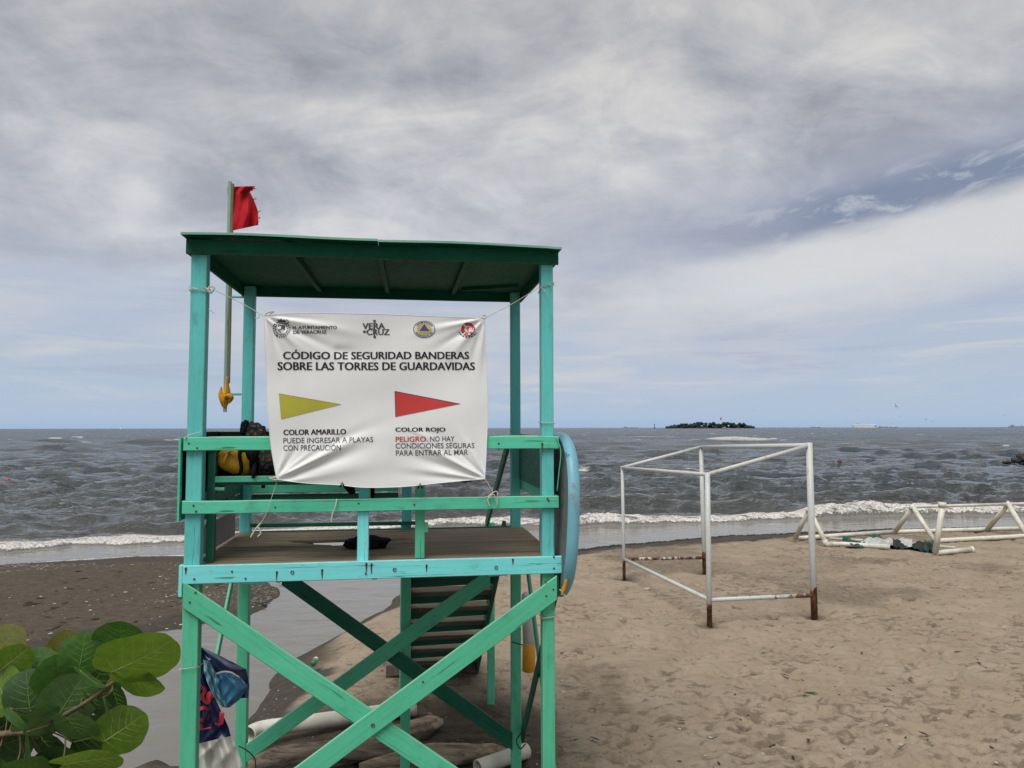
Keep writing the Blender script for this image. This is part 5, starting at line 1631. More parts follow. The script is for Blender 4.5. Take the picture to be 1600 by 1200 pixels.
# ================================================================== the goal frame
goal = empty('goal_frame', G0(1108, 977)); tag(goal, 'white steel football goal frame rusting at the feet, standing in the sand', 'goal')
GL = Vector(goal.location)
fL, fF, fR, fB = [Vector(v) for v in GOAL_FEET]
tL = at_depth(972, 731, fL.y); tF = at_depth(1105, 742, fF.y); tR = at_depth(1264, 697, fR.y); tB = at_depth(1095, 699, fB.y)
def gp(name, p0, p1, r_, mat, sub=1):
    V, Fc = tube_data([p0 - GL, (p0 + p1) / 2 - GL, p1 - GL], r_, 18)
    return mesh_from(name, V, Fc, M[mat], goal, None, True)
dn = Vector((0, 0, -0.4))
gp('post', fL + dn, tL + Vector((0, 0, .03)), 0.032, 'pipe_post'); gp('post', fF + dn, tF + Vector((0, 0, .03)), 0.041, 'pipe_post')
gp('post', fR + dn, tR + Vector((0, 0, .05)), 0.054, 'pipe_post_tall'); gp('post', fB + dn, tB + Vector((0, 0, .02)), 0.046, 'pipe_post_tall')
gp('crossbar', tB, tR, 0.042, 'pipe_plain')
gp('top_bar', tL, tB, 0.034, 'pipe_plain'); gp('top_bar', tF, tR, 0.034, 'pipe_plain'); gp('top_bar', tL, tF, 0.031, 'pipe_plain')
bl = at_depth(975, 874, fL.y); bf = at_depth(1108, 938, fF.y); br_ = at_depth(1271, 931, fR.y); bb_ = at_depth(1101, 872, fB.y)
gp('ground_bar', bl, bf, 0.033, 'pipe_plain'); gp('ground_bar', bf, br_, 0.033, 'pipe_half'); gp('ground_bar', bl, bb_, 0.031, 'pipe_rusty')


# ================================================================== collapsed pipe frames on the right
def groundp(px, py, h=0.06):
    v = at_height(px, py, 0.0)
    for _ in range(3):
        z = float(ground_z(np.array([v.x]), np.array([v.y]))[0][0]); v = at_height(px, py, z + h)
    return v


def frame_of(name, label, cat, group, segs, r_=0.06):
    o0 = segs[0][1][0]
    e = empty(name, (o0.x, o0.y, o0.z - r_)); tag(e, label, cat, group)
    for nm, pts, rr_, mt in segs:
        V, Fc = tube_data([p - Vector(e.location) for p in pts], rr_, 14)
        mesh_from(nm, V, Fc, M[mt], e, None, True)
    return e


def apex(px, py, foot): return at_depth(px, py, foot.y)
g1 = groundp(1242, 842); g2 = groundp(1291, 851)
A1 = at_depth(1264, 797, (g1.y + g2.y) / 2)
g3 = groundp(1397, 834); g4 = groundp(1459, 845)
A2 = at_depth(1426, 793, (g3.y + g4.y) / 2)
g5 = groundp(1542, 829); g6 = groundp(1604, 838)
A3 = at_depth(1575, 789, (g5.y + g6.y) / 2)
pe = groundp(1518, 860); pf = groundp(1461, 865)
A4 = at_depth(1472, 792, pf.y)
g7 = groundp(1318, 851); g8 = groundp(1492, 857)
r1 = 0.062
frame_of('collapsed_pipe_structure', 'white plastic pipe frame of triangles lying on the sand, its left end by the goal', 'pipe frame', None, [
    ('rear_rail', [g1, groundp(1395, 832)], r1, 'pvc'),
    ('leg', [g1, A1], r1, 'pvc_cream'), ('leg', [A1, g2], r1, 'pvc'), ('front_rail', [g2, g7, groundp(1390, 856)], r1, 'pvc'),
    ('diagonal', [groundp(1296, 842), groundp(1390, 848), g8], 0.035, 'pvc'), ('elbow', [A1 + Vector((-.05, 0, -.06)), A1 + Vector((0, 0, .02)), A1 + Vector((.05, 0, -.06))], 0.072, 'pvc'),
    ('elbow', [g2 + Vector((-.05, 0, .1)), g2, g2 + Vector((.14, 0, .0))], 0.070, 'pvc')])
far_x = at_depth(1760, 784, A3.y)
frame_of('collapsed_pipe_structure', 'white plastic pipe frame with a ridge pole and leaning triangles at the right edge', 'pipe frame', None, [
    ('rear_rail', [groundp(1398, 832), groundp(1545, 828), groundp(1780, 822)], r1, 'pvc'),
    ('leg', [g3, A2], r1, 'pvc_cream'), ('leg', [A2, g4], r1, 'pvc'), ('ridge_pole', [A2, A3], 0.042, 'pvc'), ('ridge_pole', [A3, far_x], 0.042, 'pvc'),
    ('leg', [g5, A3], r1 * 1.15, 'pvc_cream'), ('leg', [A3, g6], r1 * 1.15, 'pvc'), ('front_rail', [groundp(1467, 846), groundp(1620, 838), groundp(1800, 831)], r1, 'pvc'),
    ('leg', [groundp(1740, 828), far_x], r1, 'pvc_cream'), ('leg', [far_x, groundp(1790, 834)], r1, 'pvc'),
    ('elbow', [A2 + Vector((-.06, 0, -.06)), A2 + Vector((0, 0, .02)), A2 + Vector((.06, 0, -.06))], 0.072, 'pvc'),
    ('elbow', [A3 + Vector((-.07, 0, -.07)), A3 + Vector((0, 0, .02)), A3 + Vector((.07, 0, -.07))], 0.082, 'pvc')])
frame_of('pipe_stand', 'loose white plastic pipe T-piece propped up against the ridge pole', 'pipe', None, [
    ('upright', [pf, A4], r1 * 1.1, 'pvc'), ('cap', [A4 - Vector((0, 0, .02)), A4 + Vector((0, 0, .09))], 0.09, 'pvc'),
    ('foot_pipe', [pf, pe], r1, 'pvc'), ('flange', [pe - Vector((.03, 0, 0)), pe + Vector((.03, 0, 0))], 0.085, 'pvc')])
nt_ = empty('fallen_net', groundp(1400, 860, 0)); tag(nt_, 'crumpled green, white and black net lying over the fallen pipe frame', 'net')
def net_patch(name, x0, x1, yt, yb, mat, seed):
    rs = random.Random(seed); ph = [rs.uniform(0, 6) for _ in range(5)]
    V = []; Fc = []; n, m_ = 44, 12
    for i in range(n + 1):
        u = i / n
        for j in range(m_ + 1):
            v = j / m_
            px = x0 + (x1 - x0) * u
            a, b_ = yt(u), yb(u)
            g = groundp_fast(px, a + (b_ - a) * v)
            h = 0.03 + 0.13 * math.sin(PI * v) * (0.5 + 0.5 * math.sin(u * 9 + ph[0])) + 0.05 * abs(math.sin(u * 21 + v * 5 + ph[1])) + 0.03 * math.sin(v * 12 + u * 14 + ph[2])
            V.append(Vector((g.x, g.y, g.z + max(h, 0.01))) - Vector(nt_.location))
    for i in range(n):
        for j in range(m_):
            q = i * (m_ + 1) + j; Fc.append((q, q + m_ + 1, q + m_ + 2, q + 1))
    mesh_from(name, V, Fc, mat, nt_, None, True)
zg = groundp(1400, 858, 0).z
groundp_fast = lambda px, py: at_height(px, py, zg)
net_patch('green_netting', 1316, 1378, lambda u: 848 + 2 * math.sin(u * 5), lambda u: 850 + 8 * math.sin(PI * min(u * 1.2, 1)), M['net_green'], 1)
net_patch('white_netting', 1345, 1425, lambda u: 850 + 1.5 * math.sin(u * 7) - 2 * math.sin(PI * u), lambda u: 856 + 5 * u, M['net_white'], 2)
net_patch('black_netting', 1395, 1462, lambda u: 853 + 3 * u, lambda u: 859 + 7 * u, M['net_black'], 3)
net_patch('green_netting', 1444, 1466, lambda u: 852 + 3 * u, lambda u: 866 + 1 * u, M['net_green'], 4)

# ================================================================== sea grape branch, lower left
leafm = []
def leaf_mat(name, c1, c2, tr_):
    m, b, p = new_mat(name)
    tc = b.n('ShaderNodeTexCoord').outputs['Object']
    n = b.noise(tc, 3.0, 5, 0.6); n2 = b.noise(b.mp(tc, scale=(1, 1, 1)), 16, 5, 0.65)
    col = b.mix(b.ss(n, 0.3, 0.7), c1, c2)
    col = b.mix(b.ss(n2, 0.45, 0.75, 0, 0.35), col, tuple(k * 0.55 for k in c1))
    col = b.mix(b.ss(n2, 0.66, 0.72, 0, 0.5), col, (0.10, 0.08, 0.02))
    b.put(p.inputs['Base Color'], col); p.inputs['Roughness'].default_value = 0.33; p.inputs['Specular IOR Level'].default_value = 0.5
    bump(b, p, b.m('ADD', n2, b.noise(tc, 45, 3, 0.6)), 0.02, 0.35)
    t = b.n('ShaderNodeBsdfTranslucent'); b.put(t.inputs['Color'], b.mix(0.5, col, c2))
    mx = b.n('ShaderNodeMixShader'); mx.inputs[0].default_value = tr_
    out = [n_ for n_ in m.node_tree.nodes if n_.type == 'OUTPUT_MATERIAL'][0]
    m.node_tree.links.new(p.outputs[0], mx.inputs[1]); m.node_tree.links.new(t.outputs[0], mx.inputs[2]); m.node_tree.links.new(mx.outputs[0], out.inputs[0])
    return m
LM = {'b': leaf_mat('bright_leaf', (0.085, 0.20, 0.018), (0.17, 0.29, 0.022), 0.4), 'g': leaf_mat('green_leaf', (0.038, 0.12, 0.018), (0.075, 0.20, 0.024), 0.3),
      'd': leaf_mat('dark_leaf', (0.022, 0.070, 0.015), (0.042, 0.11, 0.02), 0.25), 'p': leaf_mat('pale_green_leaf', (0.060, 0.14, 0.040), (0.095, 0.20, 0.050), 0.2), 'y': leaf_mat('yellowing_leaf', (0.11, 0.13, 0.018), (0.19, 0.17, 0.02), 0.35)}
VEIN = simple('leaf_vein', (0.24, 0.36, 0.11), 0.5, 0.2, 20, 0)
VEINB = simple('bright_leaf_vein', (0.42, 0.50, 0.20), 0.5, 0.2, 20, 0)
VEINR = simple('reddish_vein', (0.16, 0.07, 0.03), 0.5, 0.2, 20, 0)
tree = empty('sea_grape_bush', (-3.3, 2.1, 0.0)); tag(tree, 'branch of a sea grape bush with round leathery leaves in the lower left corner', 'bush')
TLc = Vector(tree.location)
cam_m = cam_o.matrix_world.to_3x3()
RIGHT, UPV, TOC = cam_m @ Vector((1, 0, 0)), cam_m @ Vector((0, 1, 0)), cam_m @ Vector((0, 0, 1))
def leaf(px, py, r_, ang, tx, ty, dep, kind, seed, vein=VEIN):
    """round leaf: centre pixel, pixel radius, midrib direction in the picture, tilt about / across the midrib"""
    rs = random.Random(seed)
    c = at_depth(px, py, dep)
    R = r_ / FPX * dep
    a = math.radians(ang)
    X = RIGHT * math.cos(a) + UPV * math.sin(a); Yv = -RIGHT * math.sin(a) + UPV * math.cos(a); Z = TOC.copy()
    Mx = Matrix((X, Yv, Z)).transposed() @ Euler((math.radians(tx), math.radians(ty), 0)).to_matrix()
    cup = rs.uniform(0.05, 0.14); wv = rs.uniform(0.02, 0.05); ph = rs.uniform(0, 6)
    def surf(x, y):
        q = x * x + y * y; an = math.atan2(y, x)
        return cup * abs(y) ** 1.4 * 0.9 - 0.10 * q * (1 if seed % 3 else -0.6) + wv * math.sin(3 * an + ph) * q
    def rad(an):     # base notch at an = pi, slight widening at the sides
        d = abs(abs(an) - PI)
        return (1.0 + 0.03 * math.cos(2 * an + 0.3) + 0.02 * math.sin(5 * an + ph) + 0.012 * math.sin(11 * an + ph)) * (1 - 0.30 * math.exp(-(d / 0.22) ** 2))
    n, m_ = 40, 7
    V = [(-0.25, 0, surf(-0.25, 0))]; Fc = []
    for j in range(1, m_ + 1):
        f = j / m_
        for i in range(n):
            an = -PI + 2 * PI * i / n
            x = math.cos(an) * rad(an) * f + (-0.25) * (1 - f); y = math.sin(an) * rad(an) * f * 1.04
            V.append((x, y, surf(x, y)))
    for i in range(n): Fc.append((0, 1 + i, 1 + (i + 1) % n))
    for j in range(1, m_):
        for i in range(n):
            q = 1 + (j - 1) * n + i; q2 = 1 + (j - 1) * n + (i + 1) % n
            Fc.append((q, q + n, q2 + n, q2))
    M4 = Mx.to_4x4() @ Matrix.Diagonal((R, R, R, 1)); M4.translation = c - TLc
    o = mesh_from('leaf', V, Fc, LM[kind], tree, M4, True)
    dat = []
    def vline(p, q, r0, r1_, bend=0.0):
        pts = []
        for k in range(9):
            f = k / 8; x = p[0] + (q[0] - p[0]) * f; y = p[1] + (q[1] - p[1]) * f + bend * math.sin(PI * f)
            pts.append(Vector((x, y, surf(x, y) + 0.004)))
        dat.append(tube_data(pts, [r0 + (r1_ - r0) * k / 8 for k in range(9)], 4))
    vline((-0.70, 0), (0.90, 0), 0.017, 0.004)
    for k, x in enumerate((-0.62, -0.38, -0.08, 0.2, 0.45)):
        for s_ in (-1, 1):
            Lv = (0.55, 0.85, 0.85, 0.72, 0.5)[k]; an = math.radians(rs.uniform(50, 62) if k else 75)
            vline((x, 0), (x + Lv * math.cos(an), s_ * Lv * math.sin(an)), 0.0075, 0.002, -s_ * 0.05 if 0 else 0.03 * s_)
    V2 = []; F2 = []
    for v_, f_ in dat:
        o_ = len(V2); V2 += v_; F2 += [tuple(i + o_ for i in q) for q in f_]
    mesh_from('veins', V2, F2, vein, o, None, True)
    base = M4 @ Vector((-0.70, 0, 0)) + TLc
    return base
STEM = [(-40, 1148, 2.12), (0, 1146, 2.10), (22, 1143, 2.09), (46, 1141, 2.08), (62, 1133, 2.07), (92, 1119, 2.06), (110, 1110, 2.05), (140, 1092, 2.04), (165, 1073, 2.03), (185, 1058, 2.02), (203, 1044, 2.01)]
SP = [at_depth(*q) for q in STEM]
LEAVES = [(213, 1031, 59, 25, 40, 5, 1.98, 'b', 1), (217, 1066, 37, -25, 35, 10, 2.06, 'b', 2), (187, 1000, 39, 75, 15, -20, 2.14, 'g', 3), (127, 1022, 33, 82, 30, 5, 2.10, 'g', 4),
          (88, 1056, 34, 70, 40, 5, 2.09, 'g', 5), (103, 1012, 27, 60, 10, 20, 2.24, 'y', 6), (43, 1083, 35, 100, 20, 5, 2.08, 'd', 7), (60, 1038, 26, 95, 20, 10, 2.17, 'g', 8),
          (20, 1030, 27, 40, 30, 20, 2.13, 'b', 9), (8, 1002, 27, 60, 10, 30, 2.22, 'y', 10), (2, 1080, 36, 120, 10, 10, 2.11, 'b', 11), (106, 1092, 41, 60, 25, 10, 2.055, 'p', 12),
          (117, 1136, 34, -75, 10, 30, 2.02, 'p', 13), (150, 1100, 33, -60, 30, 15, 2.07, 'p', 14), (181, 1092, 27, -70, 20, 0, 2.10, 'd', 15), (187, 1141, 38, 32, 15, 20, 2.06, 'b', 16),
          (138, 1058, 27, -38, 68, 0, 1.99, 'g', 17), (135, 1187, 49, 5, 45, 10, 2.02, 'b', 18), (82, 1172, 33, -60, 20, 20, 2.12, 'd', 19), (38, 1200, 30, 20, 40, 10, 2.05, 'g', 20),
          (45, 1163, 29, -80, 58, 0, 1.97, 'p', 21), (60, 1128, 35, 30, 50, 10, 2.04, 'p', 22), (8, 1160, 38, 10, 15, 20, 2.18, 'd', 23), (27, 1118, 24, -50, 70, 5, 1.98, 'p', 24),
          (142, 1152, 38, 10, 10, 10, 2.15, 'd', 25), (85, 1110, 46, 90, 10, 0, 2.2, 'd', 26), (150, 1060, 40, 60, 10, 0, 2.2, 'd', 27), (165, 1107, 26, -75, 62, 0, 1.98, 'p', 28), (15, 1110, 40, 60, 10, 0, 2.22, 'd', 29),
          (100, 1200, 45, 0, 15, 0, 2.12, 'd', 30), (-40, 1040, 36, 100, 20, 10, 2.1, 'g', 31), (-50, 1100, 40, 150, 20, 10, 2.1, 'g', 32), (-45, 1190, 40, 200, 20, 10, 2.05, 'g', 33), (-100, 1060, 38, 120, 20, 10, 2.15, 'b', 34), (-110, 1150, 42, 170, 20, 20, 2.1, 'd', 35), (50, 1060, 34, 80, 10, 10, 2.24, 'd', 36), (-10, 1215, 36, -60, 10, 10, 2.1, 'g', 37), (60, 1225, 40, -40, 10, 10, 2.1, 'g', 38)]
dat = []
for L_ in LEAVES:
    base = leaf(*L_, vein=VEINR if L_[8] in (5, 22) else VEINB if L_[7] == 'b' else VEIN)
    # petiole to the nearest point on the stem
    bp_ = min((SP[i].lerp(SP[i + 1], k / 6) for i in range(len(SP) - 1) for k in range(7)), key=lambda s_: (s_ - base).length)
    if (bp_ - base).length > 0.5: continue
    mid = (bp_ + base) / 2 + Vector((0, 0.02, -0.01))
    dat.append(tube_data([v - TLc for v in smooth_path([bp_, mid, base], 4)], 0.0022, 6))
multi('leaf_stalks', dat, M['bark'], tree)
main = smooth_path([Vector((-3.3, 2.1, -0.1)), Vector((-3.25, 2.12, 0.9)), Vector((-2.9, 2.15, 1.7)), Vector((-2.2, 2.14, 2.12)), at_depth(-180, 1160, 2.13)] + SP, 5)
nn_ = len(main)
V, Fc = tube_data([v - TLc for v in main], [0.030 * max(0, 1 - i / (nn_ * 0.42)) ** 1.2 + 0.0078 * (1 - i / nn_) + 0.0036 for i in range(nn_)], 12)
from mathutils import noise as mnoise
V = [v + Vector((mnoise.noise(v * 60), mnoise.noise(v * 60 + Vector((9, 0, 0))), mnoise.noise(v * 60 + Vector((0, 9, 0))))) * 0.0012 for v in V]
mesh_from('stem', V, Fc, M['bark'], tree, None, True)

# ================================================================== on the horizon
def dist_pt(px, Y, z=0.0):
    x, dy, dz = ray(px, 668); return Vector((x / dy * Y, Y, z))
SEAB = SEA_Z - 0.02
def island():
    Y = 2600.0
    x0, x1 = dist_pt(1040, Y).x, dist_pt(1176, Y).x
    n = 60; V = []; Fc = []
    for j in range(7):
        v = j / 6
        for i in range(n + 1):
            u = i / n
            prof = min(1, u * 6, (1 - u) * 6) ** 0.6
            V.append((x0 + (x1 - x0) * u, Y - 40 + 80 * v, SEAB - 0.5 + (3.2 * prof) * math.sin(PI * v) + 0.3))
    for j in range(6):
        for i in range(n):
            q = j * (n + 1) + i; Fc.append((q, q + 1, q + n + 2, q + n + 1))
    o = mesh_from('island', V, Fc, simple('island_shore', (0.10, 0.095, 0.08), 0.9, 0.4, 0.05, 0), None, None, True)
    tag(o, 'low dark shore of the small offshore island', kind='structure')
    rs = random.Random(9)
    bm = bmesh.new()
    from mathutils import noise as mn
    for k in range(230):
        u = rs.random(); x = x0 + 8 + (x1 - x0 - 12) * u
        env = min(1, u * 5.0 + .15, (1 - u) * 9 + .1)
        hh = (16.5 + 8 * mn.noise(Vector((u * 9, 3, 0)))) * env + 2
        rr = rs.uniform(4, 7.5)
        z = rs.uniform(0.25, 1) * hh
        mt = Matrix.Translation((x, Y + rs.uniform(-28, 25), max(z - rr * 0.3, 2.5))) @ Matrix.Diagonal((rr, rr, rr * rs.uniform(0.6, 0.9), 1))
        r_ = bmesh.ops.create_icosphere(bm, subdivisions=2, radius=1, matrix=mt)
        for v in r_['verts']:
            v.co += Vector((mn.noise(v.co * 0.3), mn.noise(v.co * 0.3 + Vector((5, 0, 0))), mn.noise(v.co * 0.3 + Vector((0, 7, 0))))) * 2.2
    me = bpy.data.meshes.new('island_trees'); bm.to_mesh(me); bm.free()
    o = link_mesh('island_trees', me, M['island_leaf'])
    tag(o, 'dense dark low trees covering the offshore island', kind='stuff')
    lh = empty('lighthouse', dist_pt(1126.5, Y - 2, 0.5)); tag(lh, 'slim white lighthouse with a red lantern rising from the island trees', 'lighthouse')
    V, Fc = tube_data([(0, 0, 0), (0, 0, 27), (0, 0, 31)], [3.2, 2.3, 2.2], 14); mesh_from('shaft', V, Fc, M['ship_white'], lh, None, False)
    V, Fc = tube_data([(0, 0, 31), (0, 0, 31.8)], [3.6, 3.6], 14); mesh_from('gallery', V, Fc, M['ship_red'], lh)
    V, Fc = tube_data([(0, 0, 31.8), (0, 0, 35.5), (0, 0, 38.5), (0, 0, 40)], [2.1, 2.1, 0.8, 0.2], 12); mesh_from('lantern', V, Fc, M['ship_red'], lh)
island()


def ship(name, label, px, Y, L, hull_h, mat, blocks, cat='ship'):
    e = empty(name, dist_pt(px, Y, SEAB)); tag(e, label, cat)
    hw = L * 0.07
    pts = [(-L / 2, -hw * .8), (-L * 0.47, -hw), (L * 0.36, -hw), (L / 2, 0), (L * 0.36, hw), (-L * 0.47, hw), (-L / 2, hw * .8)]
    n = len(pts)
    V = [(x * 0.96, y * 0.85, -1) for x, y in pts] + [(x, y, hull_h * (1.12 if x > L * .3 else 1)) for x, y in pts]
    Fc = [tuple(range(n))[::-1], tuple(range(n, 2 * n))] + [(i, (i + 1) % n, n + (i + 1) % n, n + i) for i in range(n)]
    mesh_from('hull', V, Fc, M[mat], e)
    for (nm, xa, xb, za, zb, wy, mt) in blocks:
        V = [(x, y, z) for z in (za, zb) for x, y in ((xa, -wy), (xb, -wy), (xb, wy), (xa, wy))]
        V = [(x, y, z) for (x, y, z) in V]
        Fc = [(3, 2, 1, 0), (4, 5, 6, 7), (0, 1, 5, 4), (1, 2, 6, 5), (2, 3, 7, 6), (3, 0, 4, 7)]
        mesh_from(nm, V, Fc, M[mt], e)
    return e
ship('car_carrier', 'long white high-sided ship anchored on the horizon right of the island', 1351.5, 6500, 212, 20, 'ship_white',
     [('upper_deck', -100, 92, 20, 30, 15, 'ship_white'), ('bridge', 60, 78, 30, 34, 14, 'ship_white'), ('funnel', -70, -60, 30, 38, 4, 'ship_grey')])
ship('cargo_ship', 'small ship with a white superstructure near the long white ship', 1396, 6800, 80, 7, 'ship_grey', [('superstructure', -20, 10, 7, 22, 6, 'ship_white'), ('mast', -6, -3, 22, 40, 1, 'ship_grey')])
ship('cargo_ship', 'low grey ship between the long white ship and the small white one', 1380, 7400, 95, 8, 'ship_grey', [('superstructure', -40, -25, 8, 14, 5, 'ship_grey')])
ship('cargo_ship', 'low distant ship with a white cabin on the horizon between island and long ship', 1274, 7000, 90, 7, 'ship_grey', [('superstructure', 5, 30, 7, 17, 6, 'ship_white')])
ship('tanker', 'grey tanker at the right end of the horizon', 1590, 8000, 190, 10, 'ship_grey', [('superstructure', -70, -45, 10, 26, 9, 'ship_grey'), ('mast', 40, 43, 10, 30, 1, 'ship_grey')])
ship('dredger', 'hazy grey ship low on the horizon just right of the tower', 985, 7500, 150, 5, 'ship_grey', [('superstructure', -60, -40, 5, 13, 6, 'ship_grey')])
sb = empty('sailing_boat', dist_pt(189, 3000, SEAB)); tag(sb, 'tiny white sailing boat on the horizon at the left', 'sailing boat')
mesh_from('hull', [(-5, -1, 0), (5, 0, 1.6), (-5, 1, 0), (-5, -1, 1.3), (5.6, 0, 1.9), (-5, 1, 1.3)], [(0, 1, 4, 3), (1, 2, 5, 4), (2, 0, 3, 5), (3, 4, 5)], M['ship_white'], sb)
mesh_from('sail', [(0, 0, 2), (-4.5, 0.3, 2.2), (0, 0, 13), (0.2, 0.2, 2), (-4.4, 0.5, 2.2), (0.2, 0.2, 13)], [(0, 1, 2), (5, 4, 3), (0, 3, 4, 1), (1, 4, 5, 2)], M['ship_white'], sb)
mk = empty('channel_marker', dist_pt(1022.5, 2400, SEAB)); tag(mk, 'small dark channel marker left of the island', 'marker')
V, Fc = tube_data([(0, 0, 0), (0, 0, 4)], [2.5, 2.5], 10); mesh_from('base', V, Fc, M['ship_dark'], mk)
V, Fc = tube_data([(0, 0, 4), (0, 0, 12), (0, 0, 12.1), (0, 0, 15)], [1.0, 0.8, 1.8, 1.6], 10); mesh_from('beacon', V, Fc, M['ship_dark'], mk)


def gull(px, py, Y, span, bank, label, head=0.0):
    c = at_depth(px, py, Y)
    e = empty('seabird', c, head); tag(e, label, 'bird', 'seabirds over the sea')
    s_ = span / 2
    body = [(-0.38, 0.01), (-0.30, 0.05), (-0.1, 0.09), (0.12, 0.085), (0.26, 0.05), (0.33, 0.045), (0.40, 0.012)]
    V = []; Fc = []; S = 8
    for x, r_ in body:
        for k in range(S):
            a = 2 * PI * k / S; V.append((x * s_, r_ * s_ * math.cos(a), r_ * s_ * math.sin(a)))
    for i in range(len(body) - 1):
        for k in range(S):
            q = i * S + k; q2 = i * S + (k + 1) % S; Fc.append((q, q2, q2 + S, q + S))
    Rm = Matrix.Rotation(bank, 4, 'X')
    mesh_from('body', [Rm @ Vector(v) for v in V], Fc, M['feather'], e, None, True)
    for sd_ in (-1, 1):
        P = [(0.10, 0.05, 0.04, 0.20), (0.14, 0.5, 0.28, 0.20), (0.02, 0.85, 0.22, 0.12), (-0.10, 1.0, 0.16, 0.03)]
        V = []
        for x, y, z, ch in P:
            V += [(x * s_, sd_ * y * s_, z * s_), ((x - ch) * s_, sd_ * y * s_, z * s_ - 0.01), ((x - ch * .4) * s_, sd_ * y * s_, z * s_ + 0.02)]
        Fc = []
        for i in range(3):
            for k in range(3):
                Fc.append((3 * i + k, 3 * i + (k + 1) % 3, 3 * i + 3 + (k + 1) % 3, 3 * i + 3 + k))
        mesh_from('wing', [Rm @ Vector(v) for v in V], Fc, M['feather'], e)
for (px, py, Y, sp_, bk, lb, hd) in ((1400, 636, 130, 1.3, 0.9, 'largest dark seabird in flight above the ships', 0.3), (1405, 652, 160, 0.8, 0.2, 'small seabird just below the largest one', 1.2),
        (1447, 657, 160, 0.9, 0.5, 'seabird low over the sea right of the white ships', 2.0), (1457, 660, 180, 0.8, 0.3, 'lower right bird of the pair right of the white ships', 0.6),
        (1340, 642, 190, 0.8, 0.2, 'faint seabird above the long white ship', 1.0), (1178, 642, 190, 0.7, 0.3, 'faint seabird above the right end of the island', 1.5), (1570, 651, 190, 0.7, 0.3, 'faint seabird near the right edge of the sky', 1.5)):
    gull(px, py, Y, sp_, bk, lb, hd)


def buoy(px, py, label, mat, r_):
    v = at_height(px, py, SEA_Z)
    e = empty('buoy', v); tag(e, label, 'buoy')
    prof = [(-r_, 0.02), (-r_ * .8, r_ * .62), (-r_ * .3, r_ * .98), (r_ * .3, r_ * .95), (r_ * .8, r_ * .6), (r_, 0.02)]
    V = []; Fc = []; S = 16
    for z, q in prof:
        for k in range(S): V.append((q * math.cos(2 * PI * k / S), q * math.sin(2 * PI * k / S), z + r_ * .6))
    for i in range(len(prof) - 1):
        for k in range(S): Fc.append((i * S + k, i * S + (k + 1) % S, (i + 1) * S + (k + 1) % S, (i + 1) * S + k))
    mesh_from('float', V, Fc, mat, e, None, True)
    V, Fc = tube_data([(0, 0, r_ * 1.5), (0, 0, r_ * 2.1)], [r_ * .18, r_ * .12], 8); mesh_from('eye', V, Fc, mat, e)
buoy(12, 751, 'small red buoy floating in the sea at the left edge', M['ship_red'], 0.14)
buoy(1312, 725, 'small dark red buoy floating right of the goal frame', simple('dull_red', (0.10, 0.03, 0.025), 0.6), 0.22)

rs = random.Random(21)
def rock(px, py, w_, h_, label, group=None):
    v = at_height(px, py, SEA_Z)
    s_ = v.y / FPX
    b_ = blob('rock', (v.x, v.y, SEA_Z + h_ * s_ * 0.35), (w_ * s_ / 2, w_ * s_ / 2 * 0.8, h_ * s_ * 0.75), M['rock'], None, rs.randint(1, 99), amp=0.22, fr=1.8)
    tag(b_, label, 'rock', group)
rock(1573, 725, 14, 4, 'low dark rock awash, leftmost of the rocks at the right edge')
rock(1586, 723, 12, 6, 'middle dark rock of the group at the right edge')
rock(1599, 723, 18, 12, 'largest dark rock in the sea, cut by the right edge')
# ================================================================== litter, stones and shells
def scatter(name, label, n, region, size, mat, flat=0.5, seed=1, elong=1.0, density=None):
    rs = np.random.RandomState(seed)
    P = []
    tries = 0
    while len(P) < n and tries < 60:
        tries += 1
        px = rs.uniform(region[0], region[1], n); py = rs.uniform(region[2], region[3], n)
        pts = np.array([at_height(a, b_, -0.1)[:] for a, b_ in zip(px, py)])
        z, d = ground_z(pts[:, 0], pts[:, 1])
        ok = d > 0.02
        if density is not None: ok &= density(pts[:, 0], pts[:, 1], d, rs)
        for i in np.where(ok)[0]: P.append((pts[i, 0], pts[i, 1], z[i]))
    P = P[:n]
    base = [Vector(v) for v in ((1, 0, 0), (0.3, 0.9, 0), (-0.8, 0.6, 0), (-0.8, -0.6, 0), (0.3, -0.9, 0), (0.1, 0, 0.9), (0, 0, -0.6))]
    fcs = [(0, 1, 5), (1, 2, 5), (2, 3, 5), (3, 4, 5), (4, 0, 5), (1, 0, 6), (2, 1, 6), (3, 2, 6), (4, 3, 6), (0, 4, 6)]
    V = []; Fc = []
    for (x, y, z) in P:
        s_ = size[0] * (size[1] / size[0]) ** (rs.rand() ** 2.2)
        a = rs.uniform(0, 6.28); ca, sa = math.cos(a), math.sin(a); e = 1 + (elong - 1) * rs.rand()
        o = len(V)
        for v in base:
            q = v * s_ * (1 + rs.uniform(-.25, .25)); q.x *= e
            V.append((x + q.x * ca - q.y * sa, y + q.x * sa + q.y * ca, z + q.z * flat + s_ * 0.12))
        Fc += [tuple(i + o for i in f) for f in fcs]
    o = mesh_from(name, V, Fc, mat)
    tag(o, label, kind='stuff')
tide = lambda lo, hi: (lambda x, y, d, rs_: (d > lo) & (d < hi) & (fbm(x * 0.7, y * 1.1, 3, 5) > 0.42))
scatter('tideline_pebbles', 'pebbles and broken shells along the tide line on the left', 2600, (-250, 470, 868, 930), (0.010, 0.05), M['pebble'], 0.5, 2, 1.6, lambda x, y, d, r_: (y > 13) & (d < 0.4 + 2.2 * r_.rand(len(d)) ** 1.5))
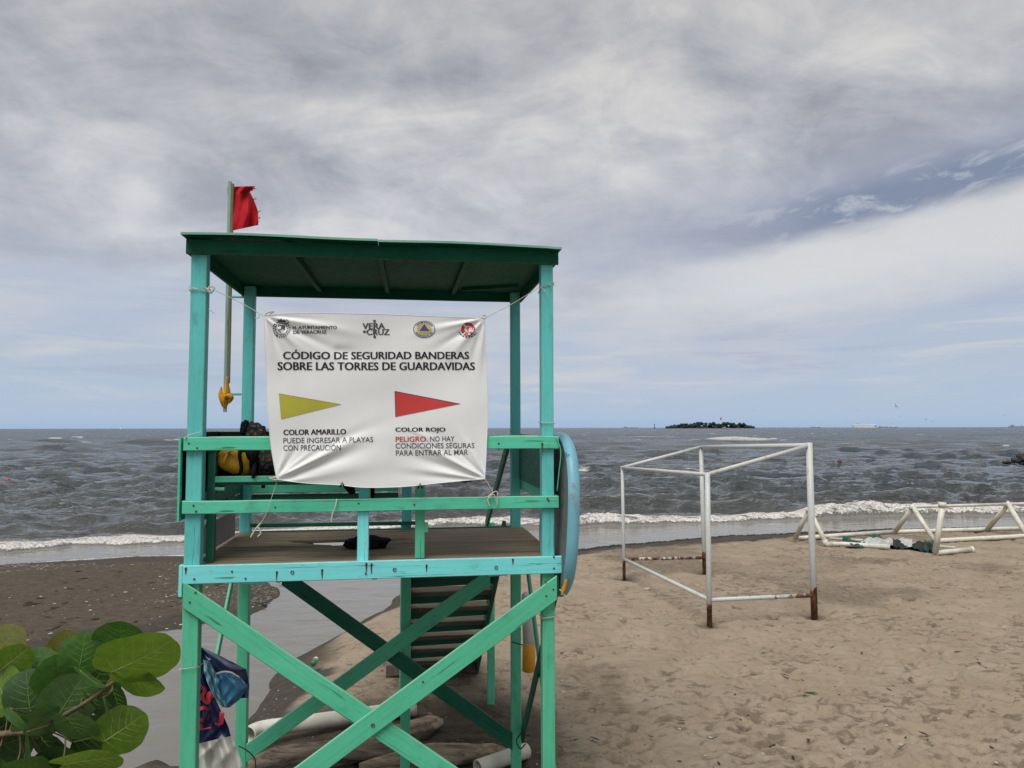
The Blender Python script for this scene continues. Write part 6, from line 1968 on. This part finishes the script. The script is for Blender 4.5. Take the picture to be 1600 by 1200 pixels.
scatter('tideline_shells', 'pale shell fragments on the wet sand bar', 260, (-250, 470, 870, 985), (0.008, 0.035), M['palepebble'], 0.4, 3, 1.5)
scatter('shore_weed', 'dark weed and debris along the right shoreline', 2200, (880, 1900, 815, 868), (0.015, 0.075), M['seaweed'], 0.5, 4, 2.4, lambda x, y, d, r_: (d < 0.12 + 0.5 * r_.rand(len(d)) ** 2))
scatter('bar_twigs', 'dark twigs and scraps scattered on the sand bar', 240, (-250, 430, 880, 990), (0.010, 0.07), M['seaweed'], 0.3, 5, 4.0)
scatter('tower_litter', 'small stones, shells and scraps on the sand under the tower', 900, (400, 900, 1020, 1260), (0.004, 0.022), M['pebble'], 0.5, 6, 2.0)
scatter('pale_crumbs', 'tiny pale shells on the sand under the tower', 260, (400, 900, 1020, 1260), (0.004, 0.014), M['palepebble'], 0.5, 7, 2.0)
scatter('beach_crumbs', 'tiny dark scraps strewn on the dry sand', 420, (870, 1900, 850, 1260), (0.005, 0.022), M['seaweed'], 0.3, 8, 4.0)
scatter('beach_shells', 'tiny pale shells strewn on the dry sand', 160, (870, 1900, 850, 1260), (0.005, 0.018), M['palepebble'], 0.4, 9, 1.6)
for (px, py, s_, lb) in ((1011, 922, 0.055, 'pale stone lying beside the left ground bar of the goal'), (1029, 929, 0.03, 'small pale stone near the left ground bar of the goal'), (1090, 916, 0.03, 'small white stone inside the goal frame'), (1190, 1180, 0.024, 'white shell lying low on the open sand'), (880, 1083, 0.022, 'white shell in the sand just right of the tower')):
    v = groundp(px, py, 0)
    tag(blob('stone', v + Vector((0, 0, s_ * .3)), (s_, s_ * .8, s_ * .5), M['palepebble'], None, int(px), amp=0.2), lb, 'stone')
lf = mesh_from('fallen_leaf', [Vector(v) + groundp(1267, 1084, 0.01) for v in ((-.09, 0, 0), (-.04, .015, .012), (.03, .012, .014), (.09, -.01, 0), (.03, -.018, .004), (-.04, -.012, .003))], [(0, 5, 4, 3, 2, 1)], LM['d'])
tag(lf, 'small dark green leaf lying on the open sand', 'leaf')
